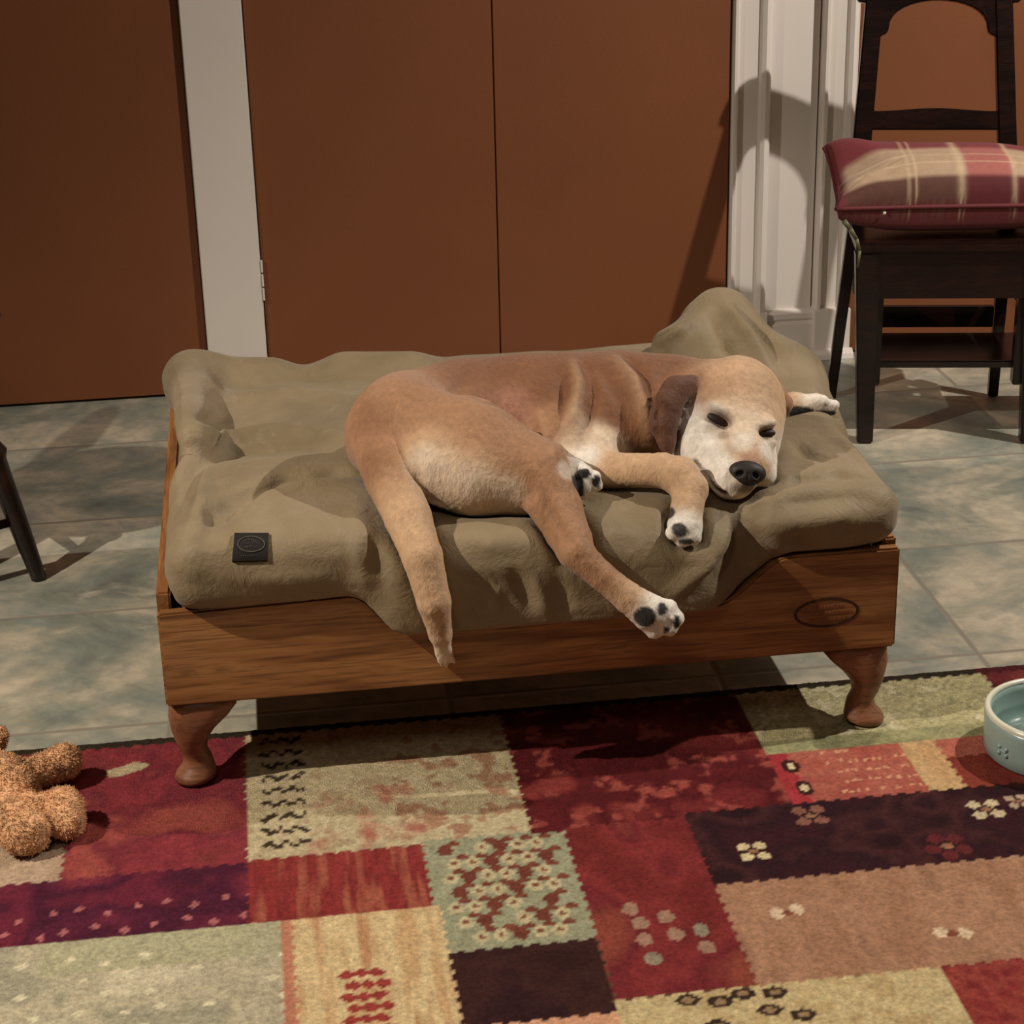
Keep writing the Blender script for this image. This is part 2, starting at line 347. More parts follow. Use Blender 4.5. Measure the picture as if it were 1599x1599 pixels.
# ---------------------------------------------------------------- rug
def make_rug():
    x0, x1, y0, y1, h = -.95, 1.65, 1.30, 2.452, .004
    X, Y = np.meshgrid(np.arange(x0, x1+h/2, h), np.arange(y0, y1+h/2, h), indexing='ij'); n, m = X.shape
    x = X+.0022*np.sin(Y*310)*np.sin(X*173+2); y = Y+.0022*np.sin(X*290)*np.sin(Y*190)
    c = np.zeros((n, m, 3)); c[:] = srgb(96, 66, 44)
    r2 = np.random.RandomState(8)
    def vn(fx, fy, seed, oct=3):
        rr = np.random.RandomState(seed); o = np.zeros_like(x); amp = 1; tot = 0
        for k in range(oct):
            g = rr.rand(int((x1-x0)*fx*2**k)+3, int((y1-y0)*fy*2**k)+3)
            u = (X-x0)*fx*2**k; v = (Y-y0)*fy*2**k; i = u.astype(int); j = v.astype(int); a = u-i; b_ = v-j; a = a*a*(3-2*a); b_ = b_*b_*(3-2*b_)
            i = np.minimum(i, g.shape[0]-2); j = np.minimum(j, g.shape[1]-2)
            o += amp*((g[i, j]*(1-a)+g[i+1, j]*a)*(1-b_)+(g[i, j+1]*(1-a)+g[i+1, j+1]*a)*b_); tot += amp; amp *= .6
        return o/tot
    N1, N2, NS, NF = vn(12, 12, 1), vn(40, 40, 2), vn(45, 5, 3), vn(120, 120, 4, 2)
    def patch(a, b_, e, f, cols, noise=N1, lo=.3, hi=.7):
        mk = (x >= a) & (x < b_) & (y >= e) & (y < f)
        t = np.clip((noise[mk]-lo)/(hi-lo), 0, .9999)*(len(cols)-1); i = t.astype(int); t = (t-i)[:, None]; K = np.array([srgb(*k) for k in cols])
        c[mk] = K[i]*(1-t)+K[i+1]*t; return mk
    def spots(mask_rect, col, thr=.6, noise=N2, soft=.05):
        a, b_, e, f = mask_rect; mk = (x >= a) & (x < b_) & (y >= e) & (y < f)
        t = np.clip((noise-thr)/soft, 0, 1)*mk; c[:] = c*(1-t[..., None])+np.array(srgb(*col))*t[..., None]
    def ring(cx, cy, rx, ry, col, hole=None, sq=1.6):
        d = (np.abs((X-cx)/rx)**sq+np.abs((Y-cy)/ry)**sq); mk = d < 1; c[mk] = srgb(*col)
        if hole: c[d < .22] = srgb(*hole)
    CR1 = [(128, 34, 34), (148, 42, 46), (120, 32, 44), (160, 66, 50)]
    # back row
    patch(x0, -.072, 2.10, 2.452, [(122, 44, 44), (138, 42, 50), (114, 36, 46), (146, 58, 52)], N1)
    spots((-.28, -.10, 2.10, 2.25), (158, 72, 54), .60, N1, .4)
    patch(x0, -.302, 2.10, 2.20, [(176, 148, 118), (164, 134, 104)], N1)
    for q in (-.245, -.222, -.232): ring(q, 2.365+(q+.23)*.5, .017, .012, (178, 160, 120), None, 2)
    patch(x0, -.072, 1.967, 2.10, [(104, 28, 48), (72, 22, 44), (92, 26, 50), (120, 36, 52)], N1)
    for i in range(46):
        gx = -.70+.0345*(i % 19)+.012*((i//19) % 2); gy = 1.985+.040*(i//19)+.008*math.sin(i*2.1)
        ring(gx+r2.normal()*.003, gy, .0055, .007, (168, 92, 92), None, 1.3)
    patch(-.072, .285, 2.105, 2.43, [(176, 160, 118), (188, 172, 130), (168, 146, 108)], N2)
    spots((-.0, .20, 2.105, 2.26), (166, 96, 74), .46, vn(34, 26, 7), .3)
    spots((.12, .285, 2.12, 2.40), (160, 118, 84), .56, N2, .08)
    for i in range(9):                                  # dark script-like marks, one column
        yy = 2.135+.034*i
        for k in range(9):
            xx = -.050+.0065*k; ring(xx, yy+.006*math.sin(k*1.9+i*2.3), .0042+.001*math.sin(i+k), .0055, (62, 50, 34), None, 2)
    patch(-.072, .150, 1.965, 2.105, [(118, 34, 32), (142, 44, 38), (128, 34, 34), (160, 82, 56), (134, 40, 36)], vn(70, 5, 13), .2, .8)
    patch(.145, .326, 1.868, 2.112, [(142, 142, 108), (150, 150, 118)], N2)
    for i in range(6):
        for j in range(7):
            gx = .172+.023*i+.008*(j % 2); gy = 1.893+.032*j
            if (i*3+j*5) % 11 == 0: continue
            light = (i+j*2) % 3 != 0
            ring(gx, gy, .0105, .0135, (184, 170, 126) if light else (112, 54, 38), (126, 70, 44) if light else None, 1.5)
            ring(gx+.012, gy+.014, .009, .007, (120, 62, 42), None, 1.5)
    patch(.154, .324, 1.62, 1.868, [(52, 26, 24), (62, 32, 28), (48, 24, 26)], N1)
    patch(.285, .627, 2.105, 2.43, [(92, 20, 24), (84, 18, 22), (112, 32, 32)], N1)
    spots((.285, .627, 2.105, 2.43), (150, 62, 50), .60, N2, .1)
    spots((.285, .42, 2.1, 2.35), (128, 44, 34), .52, N1, .2)
    patch(.326, .486, 1.750, 2.112, [(112, 32, 30), (132, 40, 38), (110, 30, 36), (138, 60, 42)], vn(14, 5, 9))
    for px, py in ((985, 1418), (1040, 1430), (1000, 1440), (1007, 1465), (1055, 1457), (1095, 1450), (1020, 1495), (1105, 1477)):
        p = at(px, py, z=.012); ring(p[0], p[1], .010, .013, (158, 118, 94) if px % 3 else (140, 126, 102), None, 2)
    patch(.627, .998, 2.25, 2.43, [(166, 156, 108), (186, 176, 124), (150, 142, 98), (194, 184, 140)], N2, .35, .65)
    patch(.627, .998, 2.25, 2.285, [(138, 136, 92), (160, 154, 104)], N2)
    patch(.998, x1, 2.25, 2.452, [(104, 26, 32), (88, 24, 32), (128, 50, 48)], N1)
    patch(.630, x1, 2.119, 2.25, [(160, 70, 58), (174, 92, 70), (166, 76, 60)], N1)
    for i in range(60):
        gx = .70+.0105*(i % 14)+.004*r2.rand(); gy = 2.135+.026*(i//14)+.006*r2.rand()
        if r2.rand() < .75: ring(gx, gy, .0045, .004, (208, 146, 104), None, 1.2)
    patch(.812, .862, 2.119, 2.25, [(196, 160, 104), (186, 134, 84)], NS)
    patch(.862, x1, 2.119, 2.20, [(112, 34, 28), (132, 52, 34)], N1)
    patch(.628, .655, 2.119, 2.25, [(168, 44, 48), (150, 36, 40)], N1)
    for px, py in ((1235, 1195), (1257, 1229)):
        p = at(px, py, z=.012); ring(p[0], p[1], .0115, .018, (64, 30, 24), (214, 190, 146), 2)
    # near rows
    patch(.484, x1, 1.952, 2.120, [(58, 24, 30), (48, 22, 28), (70, 34, 34), (44, 20, 24)], N1)
    def flower(px, py, col, s=1.0, n=4):
        p = at(px, py, z=.012)
        for k in range(n):
            a = math.pi/4+k*2*math.pi/n; ring(p[0]+.0155*s*math.cos(a), p[1]+.0165*s*math.sin(a), .0085*s, .0085*s, col, None, 1.7)
        ring(p[0], p[1], .007*s, .005*s, (150, 104, 70), None, 1.5)
    flower(1177, 1328, (206, 186, 136)); flower(1266, 1272, (134, 84, 66), 1.1); flower(1540, 1262, (196, 176, 134), 1.1)
    flower(1480, 1320, (98, 34, 36), 1.3, 5); flower(1590, 1250, (176, 150, 120), .8)
    patch(.486, x1, 1.748, 1.952, [(158, 112, 80), (170, 124, 90), (146, 104, 76)], vn(26, 8, 12))
    for px, py in ((1214, 1424), (1245, 1418), (1470, 1455), (1507, 1455)):
        p = at(px, py, z=.012); ring(p[0], p[1], .0095, .0115, (214, 184, 148), None, 1.5)
    for px, py in ((1231, 1424), (1489, 1457)): p = at(px, py, z=.012); ring(p[0], p[1], .008, .006, (128, 66, 44), None, 1.5)
    patch(.88, x1, 1.86, 1.952, [(158, 142, 104), (170, 150, 112)], N1)
    patch(x0, -.036, 1.35, 1.967, [(154, 148, 120), (182, 170, 136), (166, 156, 126), (192, 180, 146)], N1, .3, .7)
    patch(-.31, -.036, 1.90, 1.967, [(162, 158, 122), (170, 164, 124)], N1)
    for i in range(60):
        gx = -.42+.046*(i % 9)+.02*((i//9) % 2); gy = 1.72+.034*(i//9)
        if r2.rand() < .7: ring(gx+r2.normal()*.004, gy+r2.normal()*.004, .0075, .006, (206, 196, 158), None, 1.2)
    patch(-.036, .154, 1.35, 1.967, [(200, 170, 112), (190, 150, 98), (206, 182, 128), (178, 128, 82)], NS, .25, .75)
    patch(-.036, -.022, 1.35, 1.967, [(176, 106, 78), (190, 130, 92)], NS)
    for j in range(14):
        for k in range(3):
            ring(.035+.017*k+.006*(j % 2), 1.845-.021*j, .0105, .009, (150, 50, 40), None, 1.2)
    patch(.154, .326, 1.30, 1.728, [(196, 130, 92), (206, 150, 110)], N1)
    patch(.324, .697, 1.35, 1.749, [(190, 166, 112), (198, 178, 124), (182, 156, 102)], N2, .35, .65)
    for px, py in ((1075, 1560), (1125, 1562), (1210, 1548), (1203, 1575), (1255, 1583), (1160, 1550), (1120, 1600)):
        p = at(px, py, z=.012); ring(p[0], p[1], .0145, .0105, (58, 42, 30), (150, 118, 78), 2)
    patch(.697, x1, 1.35, 1.749, [(134, 38, 36), (152, 60, 46), (126, 34, 36)], N2)
    # dark bound edge
    mk = (y > 2.428); c[mk] = srgb(48, 40, 28)
    mk = (y > 2.428) & (x > .99); c[mk] = srgb(80, 28, 30)
    lum = c@np.array([.3, .55, .15]); c = c*.86+lum[..., None]*.14
    c *= (.90+.32*NF[..., None])
    Z = .0098+.0016*(NF-.5)+.0008*r2.rand(n, m)
    edge = np.minimum(np.minimum(X-x0, x1-X), np.minimum(Y-y0, y1-Y)); Z *= np.clip(edge/.008, 0, 1)**.5; Z = np.maximum(Z, .0005)
    V = np.stack([X, Y, Z], -1).reshape(-1, 3); I = np.arange(n*m).reshape(n, m)
    F = np.stack([I[:-1, :-1], I[1:, :-1], I[1:, 1:], I[:-1, 1:]], -1).reshape(-1, 4)
    me = np_mesh('patchwork_rug', V, F); set_color(me, c.reshape(-1, 3))
    o = link('patchwork_rug', me, M_rug, None, True)
    tag(o, 'patchwork rug of crimson, beige, sage and dark brown rectangles under the dog bed', 'rug')
make_rug()

# ---------------------------------------------------------------- dog bed frame
BX0, BX1, BY0, BY1, BZ = -.167, .814, 2.29, 3.07, .137
def make_bed():
    root = empty('dog_bed', ((BX0+BX1)/2, BY0, .0)); root['_world'] = 1
    tag(root, 'low oak dog bed frame with a scooped front board on curved legs', 'dog bed')
    def curve(x0, z0, x1, z1, n=10):                    # ogee between two levels
        return [(x0+(x1-x0)*i/n, z0+(z1-z0)*(.5-.5*math.cos(math.pi*i/n))) for i in range(n+1)]
    top = [(BX0, .270)]+curve(.080, .276, .150, .221)+curve(.560, .221, .665, .283)+[(BX1, .283)]
    out = [(BX0, BZ)]+top+[(BX1, BZ)]
    b = bmesh.new(); prism(b, [(x, BY0, z) for x, z in out], (0, .018, 0))
    fb = from_bm('front_board', b, M_oak, root, False, .003)
    b = bmesh.new(); box(b, BX0, BX0+.018, BY0+.018, BY1, BZ, .292); from_bm('side_board', b, M_oakside, root, False, .003)
    b = bmesh.new(); box(b, BX1-.018, BX1, BY0+.018, BY1, BZ, .292); from_bm('side_board', b, M_oakside, root, False, .003)
    b = bmesh.new(); box(b, BX0+.018, BX1-.018, BY1-.018, BY1, BZ, .292); from_bm('back_board', b, M_oak, root, False, .003)
    b = bmesh.new(); box(b, BX0+.018, BX1-.018, BY0+.018, BY1-.018, BZ+.002, BZ+.012); from_bm('base_board', b, M_oak, root)
    # cabriole legs
    def leg(x, y, sx, sy):
        b = bmesh.new(); rings = []
        P = [(-.0015, .045, .045, 0), (.014, .045, .044, .0), (.030, .040, .040, .003), (.048, .031, .032, .004), (.066, .0225, .024, .002), (.085, .0185, .019, -.002),
             (.102, .0185, .0185, -.003), (.115, .022, .021, .000), (.124, .027, .026, .006), (.131, .028, .027, .008), (.136, .022, .021, .008)]
        n = 24
        for k, (d, rx, ry, o) in enumerate(P):
            q = 5-3*min(1, d/.05); ring = []
            for i in range(n):
                a = 2*math.pi*i/n; ca, sa = math.cos(a), math.sin(a); s = (abs(ca)**q+abs(sa)**q)**(-1/q)
                inner = .045-rx
                cx = x+sx*(inner*.75*(1 if d < .1 else .8)+o); cy = y+sy*(inner*.75*(1 if d < .1 else .8)+o)
                ring.append(b.verts.new((cx+ca*s*rx, cy+sa*s*ry, BZ-.001-d*.99)))
            rings.append(ring)
        for r0, r1 in zip(rings, rings[1:]):
            for i in range(n): b.faces.new((r0[i], r0[(i+1) % n], r1[(i+1) % n], r1[i]))
        b.faces.new(rings[0]); b.faces.new(rings[-1])
        for v in b.verts:
            if v.co.y < 2.452 : v.co.z = .0118+(v.co.z)*(BZ-.0118)/BZ      # front feet stand on the rug
        return from_bm('leg', b, M_oakleg, root, True)
    leg(BX0+.046, BY0+.048, -1, -1); leg(BX1-.047, BY0+.048, 1, -1); leg(BX0+.046, BY1-.05, -1, 1); leg(BX1-.047, BY1-.05, 1, 1)
    # engraved oval badge on the front board
    c = at(1291, 957, Y=BY0); b = bmesh.new(); n = 48
    def oval(rx, rz, w, y):
        o_ = [b.verts.new((c[0]+(rx+w/2)*math.cos(2*math.pi*i/n), y, c[2]+(rz+w/2)*math.sin(2*math.pi*i/n))) for i in range(n)]
        i_ = [b.verts.new((c[0]+(rx-w/2)*math.cos(2*math.pi*i/n), y, c[2]+(rz-w/2)*math.sin(2*math.pi*i/n))) for i in range(n)]
        for i in range(n): b.faces.new((o_[i], o_[(i+1) % n], i_[(i+1) % n], i_[i]))
    oval(.043, .020, .004, BY0-.0006); ov = from_bm('badge', b, M_badge, fb)
    b = bmesh.new()
    r = random.Random(4)
    for z, half, hh in ((.009, .022, .0045), (.000, .031, .0045), (-.009, .026, .0045)):
        xx = c[0]-half
        while xx < c[0]+half:
            w_ = .0022+.002*r.random(); box(b, xx, xx+w_, BY0-.0009, BY0+.001, c[2]+z-hh*.55, c[2]+z+hh*(.2+.35*r.random())); xx += w_+.0013
    from_bm('badge_lettering', b, M_badge2, fb)
M_badge = m_paint('burnt_engraving', srgb(66, 38, 24), .7, .2)
M_badge2 = m_paint('worn_engraving', srgb(132, 84, 52), .6, .2)
make_bed()

# ---------------------------------------------------------------- dog: body as one surface
PR = []        # (group, kind, data, colour, k)
COL = dict(back=(.20, .086, .036), red=(.145, .055, .023), tan=(.32, .168, .085), lt=(.49, .315, .18), crm=(.66, .53, .39), wht=(.76, .71, .62), pad=(.022, .020, .020), ear=(.10, .040, .020))
GROUPS = {}
def chain(g, pts, col, k=.03, flat=None):
    """pts: (px, py, Y, r)"""
    W = [(at(p[0], p[1], Y=p[2]), p[3]) for p in pts]
    cols = col if isinstance(col, list) else [col]*len(W)
    if len(W) == 1: W = W*2; cols = cols*2
    for i in range(len(W)-1):
        GROUPS.setdefault(g, []).append((W[i][0], W[i+1][0], W[i][1], W[i+1][1], COL[cols[i]], COL[cols[i+1]], k, flat))
# torso
chain('body', [(640, 668, 2.50, .078), (730, 656, 2.55, .077), (830, 650, 2.56, .079), (920, 650, 2.55, .080), (985, 642, 2.54, .077)], ['tan', 'back', 'back', 'back', 'back'], .04)
chain('body', [(950, 660, 2.50, .065), (1010, 655, 2.48, .055)], 'back', .03)
chain('body', [(985, 635, 2.55, .070), (1050, 628, 2.53, .058), (1100, 625, 2.51, .054)], ['back', 'back', 'tan'], .03)
chain('body', [(880, 695, 2.47, .052), (930, 712, 2.44, .040)], ['tan', 'crm'], .03)
# thigh
chain('thigh', [(628, 668, 2.46, .070), (735, 703, 2.40, .062), (832, 738, 2.36, .049)], ['tan', 'tan', 'tan'], .03)
chain('thigh', [(680, 728, 2.375, .050), (740, 742, 2.365, .046), (805, 760, 2.355, .034)], ['lt', 'lt', 'lt'], .03)
chain('thigh', [(600, 690, 2.45, .048)], 'tan', .03)
chain('thigh', [(845, 742, 2.345, .040), (877, 795, 2.305, .0275), (897, 842, 2.268, .0225), (903, 862, 2.252, .0215)], ['tan', 'tan', 'tan', 'tan'], .005)
chain('thigh', [(848, 790, 2.312, .022), (868, 840, 2.285, .011), (884, 872, 2.262, .0095)], 'tan', .008)
chain('thigh', [(900, 864, 2.250, .0220), (940, 900, 2.235, .0180), (982, 934, 2.224, .0195), (1012, 955, 2.218, .0240)], ['tan', 'tan', 'lt', 'wht'], .004)
for px, py, r, dy in ((1045, 950, .0115, 0), (1056, 966, .0110, -.006), (1046, 981, .0110, -.008), (1022, 984, .0120, -.004)):
    chain('thigh', [(1015+(px-1040)*.3, 958+(py-966)*.5, 2.217, .013), (px, py, 2.217+dy, r)], 'wht', .006)
# tail
chain('tail', [(588, 690, 2.425, .036), (610, 745, 2.365, .0345), (638, 810, 2.300, .030), (660, 870, 2.252, .0255), (678, 940, 2.232, .0215), (688, 990, 2.240, .0150), (694, 1018, 2.248, .0085), (698, 1036, 2.250, .003)], ['tan', 'tan', 'lt', 'lt', 'lt', 'lt', 'crm', 'crm'], .004)
for i in range(9):
    a = (i-4)/4; chain('tail', [(690+a*5, 1000+abs(a)*4, 2.240, .006), (697+a*15, 1040-abs(a)*10+(i%3)*3, 2.244, .0010)], 'crm', .003)
for i in range(30):
    t = i/29; x0 = 668+160*t; y0 = 772+10*math.sin(t*3); chain('thigh', [(x0, y0, 2.345, .007), (x0+5+(i*7%5), 788+5*math.sin(t*3.1)+(i*5%7), 2.335, .0010)], 'crm', .004)
# near foreleg
chain('fore', [(898, 728, 2.43, .036), (960, 735, 2.39, .0235), (1035, 735, 2.355, .0225), (1062, 744, 2.340, .0255), (1078, 765, 2.322, .0235), (1073, 795, 2.300, .0205), (1070, 822, 2.285, .0235)], ['crm', 'lt', 'lt', 'lt', 'lt', 'lt', 'wht'], .005)
for px, py, r in ((1052, 832, .0105), (1066, 843, .0105), (1084, 840, .010)):
    chain('fore', [(1070, 820, 2.280, .012), (px, py, 2.268, r)], 'wht', .006)
# lower hind paw
chain('hind', [(858, 738, 2.40, .024), (890, 744, 2.36, .023), (905, 752, 2.348, .0235)], ['wht', 'wht', 'wht'], .01)
for px, py in ((912, 737), (929, 745), (932, 758), (915, 770)):
    chain('hind', [(906, 752, 2.345, .010), (px, py, 2.336, .0085)], 'wht', .005)
# far foreleg stretched out behind the head
chain('far', [(1175, 650, 2.60, .026), (1240, 634, 2.62, .018), (1275, 634, 2.62, .016), (1297, 637, 2.615, .0105)], ['tan', 'lt', 'crm', 'crm'], .01)
for px, py, r in ((1285, 626, .0085), (1303, 633, .0080), (1300, 642, .007)):
    chain('far', [(1262, 630, 2.615, .010), (px, py, 2.605, r)], 'wht', .004)
# head
chain('head', [(1124, 634, 2.470, .054), (1147, 634, 2.465, .062), (1156, 662, 2.435, .048)], ['tan', 'lt', 'lt'], .03)
chain('head', [(1095, 666, 2.450, .038), (1101, 702, 2.420, .037), (1118, 730, 2.390, .031)], ['wht', 'wht', 'wht'], .03)
chain('head', [(1186, 650, 2.465, .030), (1184, 700, 2.425, .027)], ['lt', 'wht'], .025)
chain('head', [(1156, 668, 2.425, .042), (1160, 705, 2.385, .035), (1168, 728, 2.355, .029)], ['crm', 'crm', 'lt'], .02)
chain('head', [(1128, 728, 2.375, .027), (1140, 750, 2.345, .0225), (1152, 754, 2.338, .0200)], ['wht', 'wht', 'crm'], .015)
chain('head', [(1190, 722, 2.385, .021), (1194, 742, 2.360, .0165)], 'wht', .012)
# ear
chain('ear', [(1080, 600, 2.450, .013), (1056, 610, 2.440, .018), (1042, 634, 2.427, .0200), (1037, 664, 2.415, .0180), (1041, 690, 2.405, .0115), (1046, 712, 2.396, .0045)], 'ear', .012, (np.array([.25, -.92, .3]), 1.5))
chain('ear2', [(1212, 612, 2.50, .012), (1222, 632, 2.50, .013), (1221, 652, 2.50, .006)], 'tan', .01)
# loose skin folds: (line in the photo, height, width)
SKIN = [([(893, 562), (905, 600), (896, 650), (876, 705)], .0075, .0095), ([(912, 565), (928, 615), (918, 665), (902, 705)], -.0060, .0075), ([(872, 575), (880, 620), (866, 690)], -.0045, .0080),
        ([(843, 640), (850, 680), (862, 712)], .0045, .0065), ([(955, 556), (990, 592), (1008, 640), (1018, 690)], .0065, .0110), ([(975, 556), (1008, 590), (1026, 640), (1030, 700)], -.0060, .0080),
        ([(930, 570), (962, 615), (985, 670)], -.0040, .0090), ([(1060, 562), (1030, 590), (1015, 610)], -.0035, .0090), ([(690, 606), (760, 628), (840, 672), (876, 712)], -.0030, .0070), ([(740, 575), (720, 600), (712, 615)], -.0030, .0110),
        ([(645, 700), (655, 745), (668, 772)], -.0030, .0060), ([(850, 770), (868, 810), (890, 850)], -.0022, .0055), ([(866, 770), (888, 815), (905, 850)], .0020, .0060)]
FLATN = None
def gdist(P, g):
    d = None
    for a, b_, ra, rb, ca, cb, k, fl in GROUPS[g]:
        if fl is not None: fl = (fl[0]/np.linalg.norm(fl[0]), fl[1])
        e = cone_d(P, a, b_, ra, rb, fl)
        d = e if d is None else smin(d, e, k)
    return d
SOCK = []
def dog_core(P):
    d = gdist(P, 'body'); d = smin(d, gdist(P, 'thigh'), .016); d = smin(d, gdist(P, 'head'), .022)
    d = smin(d, gdist(P, 'tail'), .008); d = smin(d, gdist(P, 'fore'), .010); d = smin(d, gdist(P, 'hind'), .006)
    d = smin(d, gdist(P, 'far'), .006); d = smin(d, gdist(P, 'ear2'), .008)
    d = smin(d, gdist(P, 'ear'), .005)
    return d
def dog_head(P): return gdist(P, 'head')
VIEW = -CF
def eye_axes(tilt):
    a = CR*math.cos(tilt)-CU*math.sin(tilt); b_ = CR*math.sin(tilt)+CU*math.cos(tilt); return np.stack([a, b_, CF], 1)
EYES = [(1124, 657, math.radians(28), .0200, .0110), (1198, 677, math.radians(-4), .0150, .0080)]
EYEP = [hit(dog_head, e[0], e[1]) for e in EYES]
def dog_sdf(P):
    d = dog_core(P)
    for (px, py, t, rx, rz), p in zip(EYES, EYEP):
        A = eye_axes(t)
        d = smax(d, -ell_d(P, p-CF*.000, (rx, rz*1.1, .008), A), .010)
        q = p+A[:, 1]*.0145
        d = smin(d, ell_d(P, q+CF*.006, (rx*.95, .0040, .0060), A), .018)
        q = p-A[:, 1]*.013
        d = smin(d, ell_d(P, q+CF*.005, (rx*.9, .005, .007), A), .010)      # lower lid
    # stop groove between skull and muzzle, mouth line
    d = smax(d, -cone_d(P, MOUTH[0], MOUTH[1], .0022, .0018), .005)
    d = smax(d, -cone_d(P, MOUTH[1], MOUTH[2], .0018, .0018), .005)
    return d
MOUTH = [hit(dog_head, 1086, 722), hit(dog_head, 1112, 756), hit(dog_head, 1134, 771)]
def dog_full(P):
    """with a bounding test, so that grids stay quick"""
    return dog_sdf(P)
DLO = at(548, 600, Y=2.55)*0+np.array([.05, 2.17, .12]); DHI = np.array([.90, 2.68, .52])

def make_dog():
    V, Q = surface(dog_full, DLO, DHI, .0035)
    # colour: blend of the nearest pieces' coat colours, then coat markings
    num = np.zeros((len(V), 3)); den = np.zeros(len(V))
    for g, L in GROUPS.items():
        for a, b_, ra, rb, ca, cb, k, fl in L:
            d_ = b_-a; L2 = max(float(d_@d_), 1e-12); t = np.clip(((V-a)@d_)/L2, 0, 1)
            if fl is not None: fl = (fl[0]/np.linalg.norm(fl[0]), fl[1])
            d = cone_d(V, a, b_, ra, rb, fl)
            w_ = np.exp(-np.maximum(d, 0)/.0045)+1e-12
            num += w_[:, None]*(np.array(ca)*(1-t)[:, None]+np.array(cb)*t[:, None]); den += w_
    col = num/den[:, None]
    def blob(px, py, r, c, amt=1.0, fn=dog_core, soft=.5, rx=None, tilt=0.0):
        nonlocal col
        p = hit(fn, px, py); A = eye_axes(tilt); q = (V-p)@A; R = np.array([(rx or r), r, max(rx or r, r)*1.2])
        e = np.sqrt(((q/R)**2).sum(1)); t = np.clip((1-e)/soft, 0, 1); t = (t*t*(3-2*t)*amt)[:, None]
        col = col*(1-t)+np.array(COL[c] if isinstance(c, str) else c)*t
    # back darker, flank saddle
    for px, py, r in ((700, 575, .06), (780, 565, .07), (870, 560, .06), (940, 570, .06), (1010, 560, .05), (1070, 560, .045)): blob(px, py, r, 'red', .45, soft=.9)
    blob(960, 640, .05, 'red', .5, soft=.9, rx=.03); blob(1000, 600, .04, 'red', .5, soft=.9)
    blob(860, 610, .05, 'red', .4, soft=.9); blob(800, 640, .05, (.44, .22, .15), .6, soft=.9)
    for px, py, r in ((690, 745, .05), (740, 760, .045), (790, 770, .035), (660, 720, .035)): blob(px, py, r, 'crm', .85, soft=.8)
    blob(640, 640, .06, 'tan', .6, soft=.9); blob(575, 660, .05, 'back', .7, soft=.9)
    blob(580, 720, .04, 'back', .6, soft=.9); blob(610, 870, .03, 'crm', .5)
    blob(915, 712, .030, 'wht', .9, soft=.8); blob(885, 735, .018, 'wht', .8)
    blob(880, 735, .030, 'tan', .4)
    # face: pale muzzle and cheeks, tan forehead
    blob(1140, 590, .050, (.52, .33, .20), .8, soft=.9, rx=.05); blob(1110, 622, .024, (.42, .26, .16), .7, soft=.9)
    blob(1165, 625, .030, (.52, .33, .20), .6, soft=.9, rx=.012, tilt=.3); blob(1190, 620, .03, (.50, .33, .20), .5, soft=.9)
    blob(1145, 650, .045, 'crm', .6, soft=.9); blob(1120, 640, .012, 'wht', .8, soft=.9, rx=.026, tilt=.4); blob(1200, 662, .010, 'wht', .8, soft=.9, rx=.018)
    blob(1056, 680, .028, 'ear', 1, soft=.6, rx=.012); blob(1060, 640, .02, 'ear', .8, soft=.6, rx=.010)  # shade in the gap between ear and cheek, painted into the coat
    blob(1095, 700, .038, 'wht', .9, soft=.7); blob(1120, 735, .035, 'wht', .9, soft=.7); blob(1160, 690, .022, 'wht', .7, soft=.8)
    blob(1200, 705, .022, 'wht', .9, soft=.7); blob(1172, 718, .016, (.38, .22, .15), .8, soft=.9, rx=.02); blob(1145, 735, .016, (.40, .30, .24), .6, soft=.9)
    blob(1168, 738, .014, 'pad', 1, soft=.4, rx=.022, tilt=.12)
    blob(1165, 762, .012, (.08, .06, .05), .8, soft=.7, rx=.03)
    for (px, py, t, rx, rz), p in zip(EYES, EYEP):
        blob(px, py, rz*2.0, (.06, .035, .025), .9, soft=.8, rx=rx*1.35, tilt=t)
    blob(1130, 680, .008, (.16, .10, .08), .5, rx=.012)
    # paw pads
    for px, py, rx, rz, t in ((1007, 965, .0165, .016, -.5), (1035, 952, .0085, .010, 0), (1057, 972, .0055, .010, 0), (1040, 985, .004, .006, 0)): blob(px, py, rz, 'pad', 1, soft=.2, rx=rx, tilt=t)
    for px, py, rx, rz, t in ((1047, 802, .011, .009, .3), (1062, 828, .013, .010, .5), (1072, 846, .013, .005, .1)): blob(px, py, rz, 'pad', .97, soft=.2, rx=rx, tilt=t)
    for px, py, rx, rz in ((900, 757, .013, .014), (912, 740, .011, .008), (932, 752, .007, .009), (905, 771, .008, .006)): blob(px, py, rz, 'pad', 1, soft=.2, rx=rx)
    for px, py, rx, rz in ((1248, 643, .029, .0085), (1290, 646, .018, .0065)): blob(px, py, rz, 'pad', 1, soft=.25, rx=rx)
    # dark edge to the mouth
    for a_, b_ in ((MOUTH[0], MOUTH[1]), (MOUTH[1], MOUTH[2])):
        d = cone_d(V, a_, b_, .0025, .0025); t = np.clip(1-d/.003, 0, 1)[:, None]; col = col*(1-t)+np.array((.06, .03, .025))*t
    # coat relief: clumped hair running down the limbs
    N, _ = grad(dog_core, V, .002)
    pad = col.mean(1) < .05
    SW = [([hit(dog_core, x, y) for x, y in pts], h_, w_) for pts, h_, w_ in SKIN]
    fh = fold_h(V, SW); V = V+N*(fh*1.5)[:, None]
    t = np.clip(fh/.006, 0, 1)[:, None]*.45; col = col*(1-t)+np.array(COL['lt'])*t  # paler parted fur on ridges, with fold light put into the coat colour
    t = np.clip(-fh/.004, 0, 1)[:, None]*.35; col = col*(1-t)+np.array(COL['red'])*t  # valleys darkened: fold shade put into the coat colour
    amp = np.where(pad, .0, .0005)
    hair = wobble(V*np.array([1.6, 1, .8]), 520, 3)+wobble(V*np.array([1.4, 1, .7]), 900, 4)
